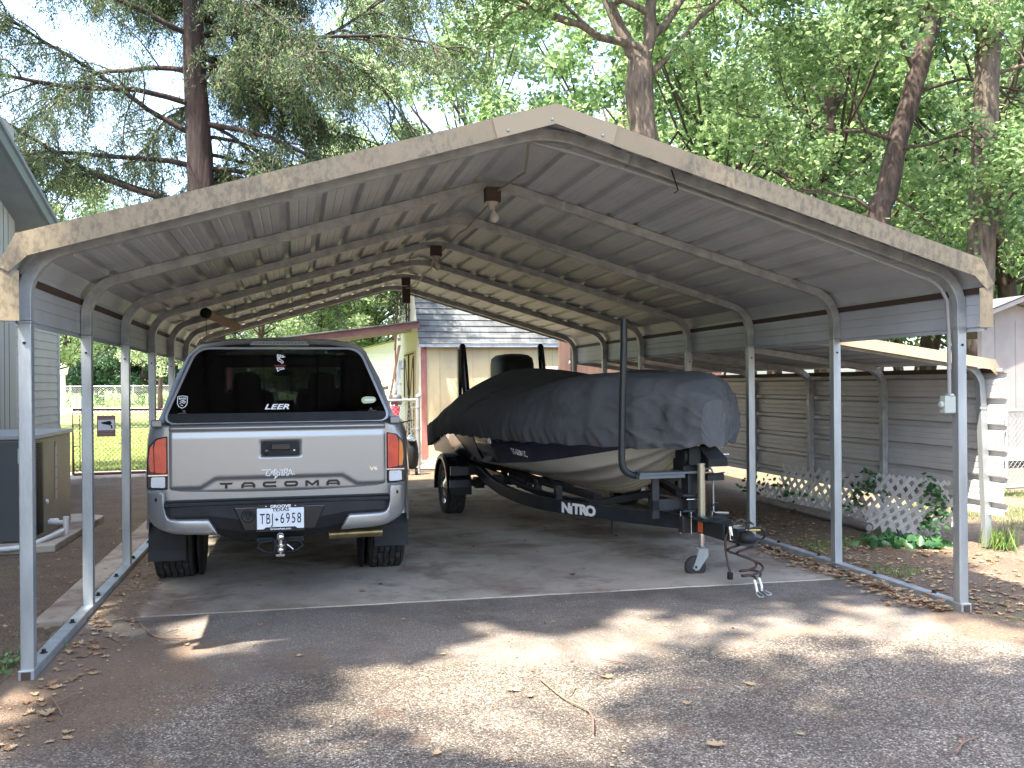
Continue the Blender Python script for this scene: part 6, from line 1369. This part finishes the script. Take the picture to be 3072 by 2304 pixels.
# background trees: three prototypes copied with their crowns and trunks
def bg_tree(name, label, seed, H, Rc, nleaf, L, m, barkm, group, zlow=.25):
    rng = random.Random(seed); nr = np.random.default_rng(seed); t = thing(name, label, 'tree', (0, 0, 0), 0, group, local=True)
    pts = branch_path(rng, (0, 0, -.2), (0, 0, 1), H*.8, 0, 10, .05); b = MB(); bark_tube(b, pts, [.28*(1-.8*i/10)+.02 for i in range(11)], 12, seed, .15); b.build('trunk', M[barkm], t)
    cl = []; b = MB()
    for i in range(80):
        th = rng.uniform(0, 6.28); zz = rng.uniform(zlow, 1)*H; pr = math.sqrt(max(.05, 1-((zz/H-.58)/.52)**2)); rr = Rc*pr*rng.uniform(.35, 1)**.7; c = Vector((rr*math.cos(th), rr*math.sin(th), zz)); cl.append((c, rng.uniform(.5, 1.15)*Rc*.25))
        p = pts[min(9, int(zz/H*9))]
        if i % 2 == 0: mid_ = (p+c)/2+Vector((0, 0, -.3)); b.tube([p, mid_, c], [.06, .04, .015], 4, caps=False)
    b.build('limb', M[barkm], t)
    C = []; per = nleaf//80
    for c, r in cl:
        v = nr.normal(size=(per, 3)); v /= np.linalg.norm(v, axis=1)[:, None]; v *= (nr.random((per, 1))**.45)*r; v[:, 2] *= .65; C.append(np.array(c)+v)
    C = np.concatenate(C); D = nr.normal(size=C.shape); D[:, 2] = D[:, 2]*.5-.2; D /= np.linalg.norm(D, axis=1)[:, None]; n_ = len(C); ln = nr.uniform(.6, 1.2, n_)*L
    leaf_mesh('crown', C, D, ln, ln*nr.uniform(.45, .8, n_), M[m], t, seed=seed); return t
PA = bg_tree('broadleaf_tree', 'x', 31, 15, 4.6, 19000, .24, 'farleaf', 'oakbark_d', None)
PB = bg_tree('broadleaf_tree', 'x', 32, 12, 4.2, 15000, .21, 'oakleaf', 'oakbark_d', None, .18)
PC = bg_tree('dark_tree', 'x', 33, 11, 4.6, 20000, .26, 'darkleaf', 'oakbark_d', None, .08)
used = set()
spots = [ # proto, pixel x, depth Y, scale, label
 (PA, 1330, 27, 1.00, 'pale green tree directly left of the carport ridge, behind the roof'), (PA, 1570, 40, .78, 'hazy pale tree just behind and right of the ridge peak'), (PA, 1120, 33, .85, 'pale tree low behind the right branches of the cedar'),
 (PB, 1780, 24, 1.05, 'green tree between the ridge and the forked oak'), (PB, 2120, 20, 1.15, 'bright green tree right of the forked oak'), (PA, 2330, 29, 1.1, 'tall pale tree filling the middle of the right side'), (PB, 2480, 19, 1.1, 'bright leafy tree left of the leaning oak'),
 (PB, 2760, 22, 1.2, 'green tree behind the leaning oak trunk'), (PA, 2900, 30, 1.1, 'pale tall tree behind the straight oak trunk'), (PB, 3080, 18, 1.1, 'leafy green tree at the right edge above the grey shed'), (PB, 3330, 22, 1.1, 'green tree just past the right edge of the view'),
 (PA, 2050, 36, 1.1, 'distant pale tree behind the forked oak'), (PA, 2600, 38, 1.1, 'distant pale tree far back on the right'), (PA, 165, 30, .55, 'small bright green tree peeping over the carport at the house gable'),
 (PA, 760, 30, .62, 'pale tree low behind the cedar trunk, right side'), (PB, 930, 32, .62, 'small sunlit tree over the awning, seen under the carport roof'), (PA, 700, 40, .5, 'small pale tree far back under the left roof slope'), (PB, 1130, 34, .60, 'leafy tree above the white house, seen past the shed'),
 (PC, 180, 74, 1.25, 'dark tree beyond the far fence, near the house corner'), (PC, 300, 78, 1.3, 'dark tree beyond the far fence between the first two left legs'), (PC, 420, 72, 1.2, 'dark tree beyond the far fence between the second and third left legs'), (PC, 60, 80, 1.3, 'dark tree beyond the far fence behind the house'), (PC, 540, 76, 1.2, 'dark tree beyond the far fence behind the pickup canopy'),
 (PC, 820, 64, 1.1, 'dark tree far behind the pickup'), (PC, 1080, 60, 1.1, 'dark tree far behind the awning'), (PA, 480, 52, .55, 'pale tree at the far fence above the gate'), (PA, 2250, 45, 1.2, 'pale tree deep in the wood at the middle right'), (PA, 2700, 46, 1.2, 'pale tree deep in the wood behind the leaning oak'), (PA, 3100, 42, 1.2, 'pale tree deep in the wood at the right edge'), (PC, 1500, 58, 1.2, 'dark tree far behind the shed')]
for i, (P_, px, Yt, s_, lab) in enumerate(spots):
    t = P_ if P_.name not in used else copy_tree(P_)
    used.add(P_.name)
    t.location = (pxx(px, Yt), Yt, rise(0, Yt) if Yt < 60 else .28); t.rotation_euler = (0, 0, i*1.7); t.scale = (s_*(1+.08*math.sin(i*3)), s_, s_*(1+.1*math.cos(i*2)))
    tag(t, lab, 'tree', 'trees behind the yard')
# sunlit shrubs along the far fence
leafpatch('fence_weeds', 'yellow green weedy growth all along the far fence', 'weeds', [(-21+.45*k, 54.4+.5*math.sin(k*2.1), .35+.45*abs(math.sin(k*1.3))) for k in range(60)], 75, (.4, .3, .35), .16, M['oakleaf'], 60, 'stuff')
# oaks of the front yard whose crowns stand over the driveway (behind and left of the camera)
def canopy_tree(label, base, cc, Rc, H, ncl, per, seed, keep):
    rng = random.Random(seed); nr = np.random.default_rng(seed); t = thing('yard_oak', label, 'tree', base, 0, 'front yard oaks')
    p0 = Vector(base); top = Vector((cc[0], cc[1], cc[2]-1)); P = [p0, p0+Vector((.1, .1, 2.5)), (p0+top)/2+Vector((0, 0, .8)), top]
    b = MB(); bark_tube(b, resample(P, 4), list(np.linspace(.36, .10, 13)), 16, seed, .15); b.build('trunk', M['oakbark'], t)
    C = []; b = MB()
    for i in range(ncl):
        th = rng.uniform(0, 6.28); rr = Rc*math.sqrt(rng.random()); c = Vector((cc[0]+rr*math.cos(th), cc[1]+rr*math.sin(th), cc[2]+rng.uniform(-1, 1)*H))
        if not keep(c): continue
        (b.tube([top, (top+c)/2+Vector((rng.gauss(0, .5), rng.gauss(0, .5), .4)), c], [.03, .02, .008], 5, caps=False) if i % 6 == 0 else None); r = rng.uniform(.35, .95)
        v = nr.normal(size=(per, 3)); v /= np.linalg.norm(v, axis=1)[:, None]; v *= (nr.random((per, 1))**.5)*r; v[:, 2] *= .5; C.append(np.array(c)+v)
    b.build('limb', M['oakbark'], t); C = np.concatenate(C); D = nr.normal(size=C.shape); D[:, 2] *= .5; D /= np.linalg.norm(D, axis=1)[:, None]; n_ = len(C); ln = nr.uniform(.7, 1.2, n_)*.26
    leaf_mesh('crown', C, D, ln, ln*.7, M['oakleaf'], t, base, seed=seed)
def notview(c):   # keep the crowns where the photograph shows none of them: above and behind the camera
    d = c-CAM; f = d.dot(fw); return f < .3 or d.dot(up2)/max(f, .01) > .62
canopy_tree('tall oak behind the camera, its crown over the driveway', (-6.5, -9.5, 0), (-6.2, -5.9, 14.5), 6.0, 1.8, 96, 260, 77, notview)
canopy_tree('tall oak in the front yard to the right, its crown over the drive entrance', (5.5, -9.0, 0), (-1.6, -6.6, 15.0), 5.4, 1.8, 50, 260, 78, notview)
canopy_tree('tall oak beside the house, its crown over the left strip', (-8.5, -1.5, 0), (-10.4, -0.6, 13.5), 4.8, 1.6, 80, 260, 73, notview)

# ================================================================== LEAVES, TWIGS, GRASS
def litter(name, n_, fx, L, m, seed, label, cat, zoff=.03, curl=.25):
    nr = np.random.default_rng(seed); P = []
    while len(P) < n_:
        q = fx(nr)
        if q is not None: P.append(q)
    V = []; F = []
    out = [(0, -.5), (.10, -.28), (.30, -.30), (.20, -.08), (.42, .06), (.22, .14), (.30, .38), (.12, .32), (0, .52), (-.12, .32), (-.30, .38), (-.22, .14), (-.42, .06), (-.20, -.08), (-.30, -.30), (-.10, -.28)]
    for (x, y, z) in P:
        a = nr.uniform(0, 6.28); s_ = L*nr.uniform(.55, 1.15); ca, sa = math.cos(a), math.sin(a); tx, ty = nr.normal()*.25, nr.normal()*.25; cu = nr.uniform(.1, 1)*curl*4; k = len(V)
        for (u, v) in out+[(0, 0)]:
            X_ = (u*ca-v*sa)*s_; Y_ = (u*sa+v*ca)*s_; V.append((x+X_, y+Y_, z+zoff+abs(tx*X_+ty*Y_)+cu*u*u*s_))
        F += [(k+i, k+(i+1) % 16, k+16) for i in range(16)]
    me = bpy.data.meshes.new(name); me.from_pydata(V, [], F); me.materials.append(m); o = bpy.data.objects.new(name, me); link(o); return tag(o, label, cat, None, 'stuff')
def f_right(nr):
    x = 2.72+abs(nr.normal())*.9+.02; y = nr.uniform(-1.2, 5); 
    if x > 6.5 or (x < 2.82): return None
    return (x, y, .0)
def f_rail(nr):
    y = .0+abs(nr.normal())*1.6; x = 2.66-abs(nr.normal())*.12; return (x, y, .0+abs(nr.normal())*.02)
def f_left(nr):
    y = nr.uniform(-1.0, 6); x = -2.66+abs(nr.normal())*.14 if nr.random() < .6 else -2.85-abs(nr.normal())*.9; return (x, y, 0)
def f_drive(nr):
    x, y = nr.uniform(-3.8, 4.4), nr.uniform(-3.4, 1.0)
    return (x, y, .0) if noise.noise(Vector((x*1.1, y*1.6, 4)))+.35*(x < -2)+.35*(x > 2.8)+.25*(-.6 < y < .7) > nr.uniform(-.1, .5) else None
def f_pad(nr): return (nr.uniform(-2.5, 2.5), nr.uniform(1.2, 8), .01)
litter('leaf_litter', 1300, f_right, .06, M['dryleaf'], 81, 'dry brown oak leaves scattered on the soil right of the carport', 'leaves', .006)
litter('leaf_drift', 520, f_rail, .062, M['dryleaf'], 82, 'drift of dry tan leaves piled along the right base rail', 'leaves', .03)
litter('leaf_scatter', 520, f_left, .055, M['dryleaf'], 83, 'thin scatter of dry leaves along the left base rail and strip', 'leaves', .03)
litter('leaf_bits', 1300, f_drive, .022, M['dryleaf'], 84, 'small dry leaf scraps sprinkled over the asphalt', 'leaves', .03)
litter('pad_leaves', 70, f_pad, .06, M['dryleaf'], 85, 'a few dry leaves lying on the concrete under the boat and pickup', 'leaves', .03)
rng = random.Random(5)
def groundpt(px, py):
    d = fw+rt2*((px-1536)/2783)-up2*((py-1152)/2783); t_ = -CAM.z/d.z; q = CAM+d*t_; return q
big = [(1540, 2090, .12), (1590, 2110, .10), (140, 2165, .13), (2150, 2260, .16), (2250, 2070, .10), (1820, 2050, .11), (1210, 1875, .07), (1660, 1880, .06), (780, 1890, .07), (1400, 1778, .10), (2060, 2130, .07), (1330, 1980, .06), (560, 1950, .08), (2400, 2225, .07), (1310, 2285, .08), (900, 1985, .06), (2880, 2250, .07), (2430, 1965, .06)]
LEAFLAB = ['curled dry leaf in the centre foreground, left of the long twig', 'second leaf close beside the curled one at the centre foreground', 'large pale leaf at the lower left corner of the drive', 'largest dry leaf, at the bottom edge right of centre', 'tan leaf lying in sun right of centre foreground', 'orange leaf in the sunny patch beyond the long twig', 'small leaf just in front of the slab edge, left of centre', 'small leaf a little in front of the slab, at the centre', 'small leaf in front of the pickup left tyre, off the slab', 'dry leaf on the slab near its front edge, right of the pickup', 'small leaf between the long twig and the jack wheel, in front', 'small leaf left of the curled leaf in the middle of the drive', 'leaf on the dirty asphalt in front of the pickup', 'small leaf near the right part of the bottom edge', 'small leaf at the bottom edge left of centre', 'tiny leaf in front of the tow ball on the drive', 'small leaf close to the bottom right corner', 'small leaf on the asphalt in front of the second right carport leg']
for i, (px, py, s_) in enumerate(big):
    s_ *= .72; q = groundpt(px, py); nr = np.random.default_rng(300+i)
    o = litter('fallen_leaf', 1, lambda n_: (0, 0, .0), s_, M['dryleaf'], 300+i, 'dry tan oak leaf lying flat on the asphalt drive', 'leaf', .032); tag(o, LEAFLAB[i]); o.location = (q.x, q.y, 0); del o['kind']; o['group'] = 'fallen leaves on the asphalt drive'
for i, pl in enumerate(([(1620, 2060), (1690, 2120), (1770, 2165), (1780, 2230)], [(2870, 2290), (2890, 2260), (2935, 2235)], [(150, 2110), (165, 2135), (185, 2170)], [(1800, 2000), (1880, 2010)], [(420, 1890), (470, 1930), (560, 1935)])):
    q = [groundpt(*a)+Vector((0, 0, .034+.01*rng.random())) for a in pl]; b = MB(); b.tube(smoothpath(q, 4) if len(q) > 2 else q, .0045, 6)
    if len(q) > 2: m_ = q[1]; b.tube([m_, m_+Vector((.06, .07, .01)), m_+Vector((.10, .15, 0))], .003, 5)
    tag(b.build('fallen_twig', mat('bare_twig', (.22, .13, .09), .8), origin=q[0]), ['long forked brown twig on the asphalt in the middle foreground', 'bent twig at the bottom right corner of the asphalt', 'curled twig on the asphalt at the lower left', 'short twig in the sunny patch right of centre', 'thin twig on the dirty asphalt near the left rail'][i], 'twig')
def grass(name, n_, fx, h, seed, label):
    nr = np.random.default_rng(seed); C = []
    while len(C) < n_:
        q = fx(nr)
        if q is not None: C.append(q)
    C = np.array(C); D = nr.normal(size=C.shape)*.35; D[:, 2] = 1; D /= np.linalg.norm(D, axis=1)[:, None]; L = nr.uniform(.5, 1.2, len(C))*h; C[:, 2] += L*.45
    return tag(leaf_mesh(name, C, D, L, np.full(len(C), .006)+h*.03, M['grassblade'], seed=seed), label, 'grass', None, 'stuff')
def g_r(nr):
    x = nr.uniform(3, 8); y = nr.uniform(-1.5, 6.5); v = noise.noise(Vector((x*.9, y*.9, 3)))
    if x > 4.4 and y > 1.9 and x < 4.9: return None
    return (x, y, 0) if v > .02 and not (x < 4.6 and y > 2.6) else None
grass('grass_patches', 16000, g_r, .05, 91, 'thin patchy grass on the soil to the right')
grass('grass_tuft', 160, lambda nr: (4.62+nr.normal()*.06, 1.85+nr.normal()*.06, 0), .22, 92, 'grass tuft at the foot of the front lean-to leg')
def g_l(nr):
    x = nr.uniform(-9, -1.2); y = 12.7+nr.random()**1.6*14; return (x, y, rise(x, y))
grass('lawn_grass', 40000, g_l, .07, 93, 'short mown grass of the sunny lawn beyond the gate')
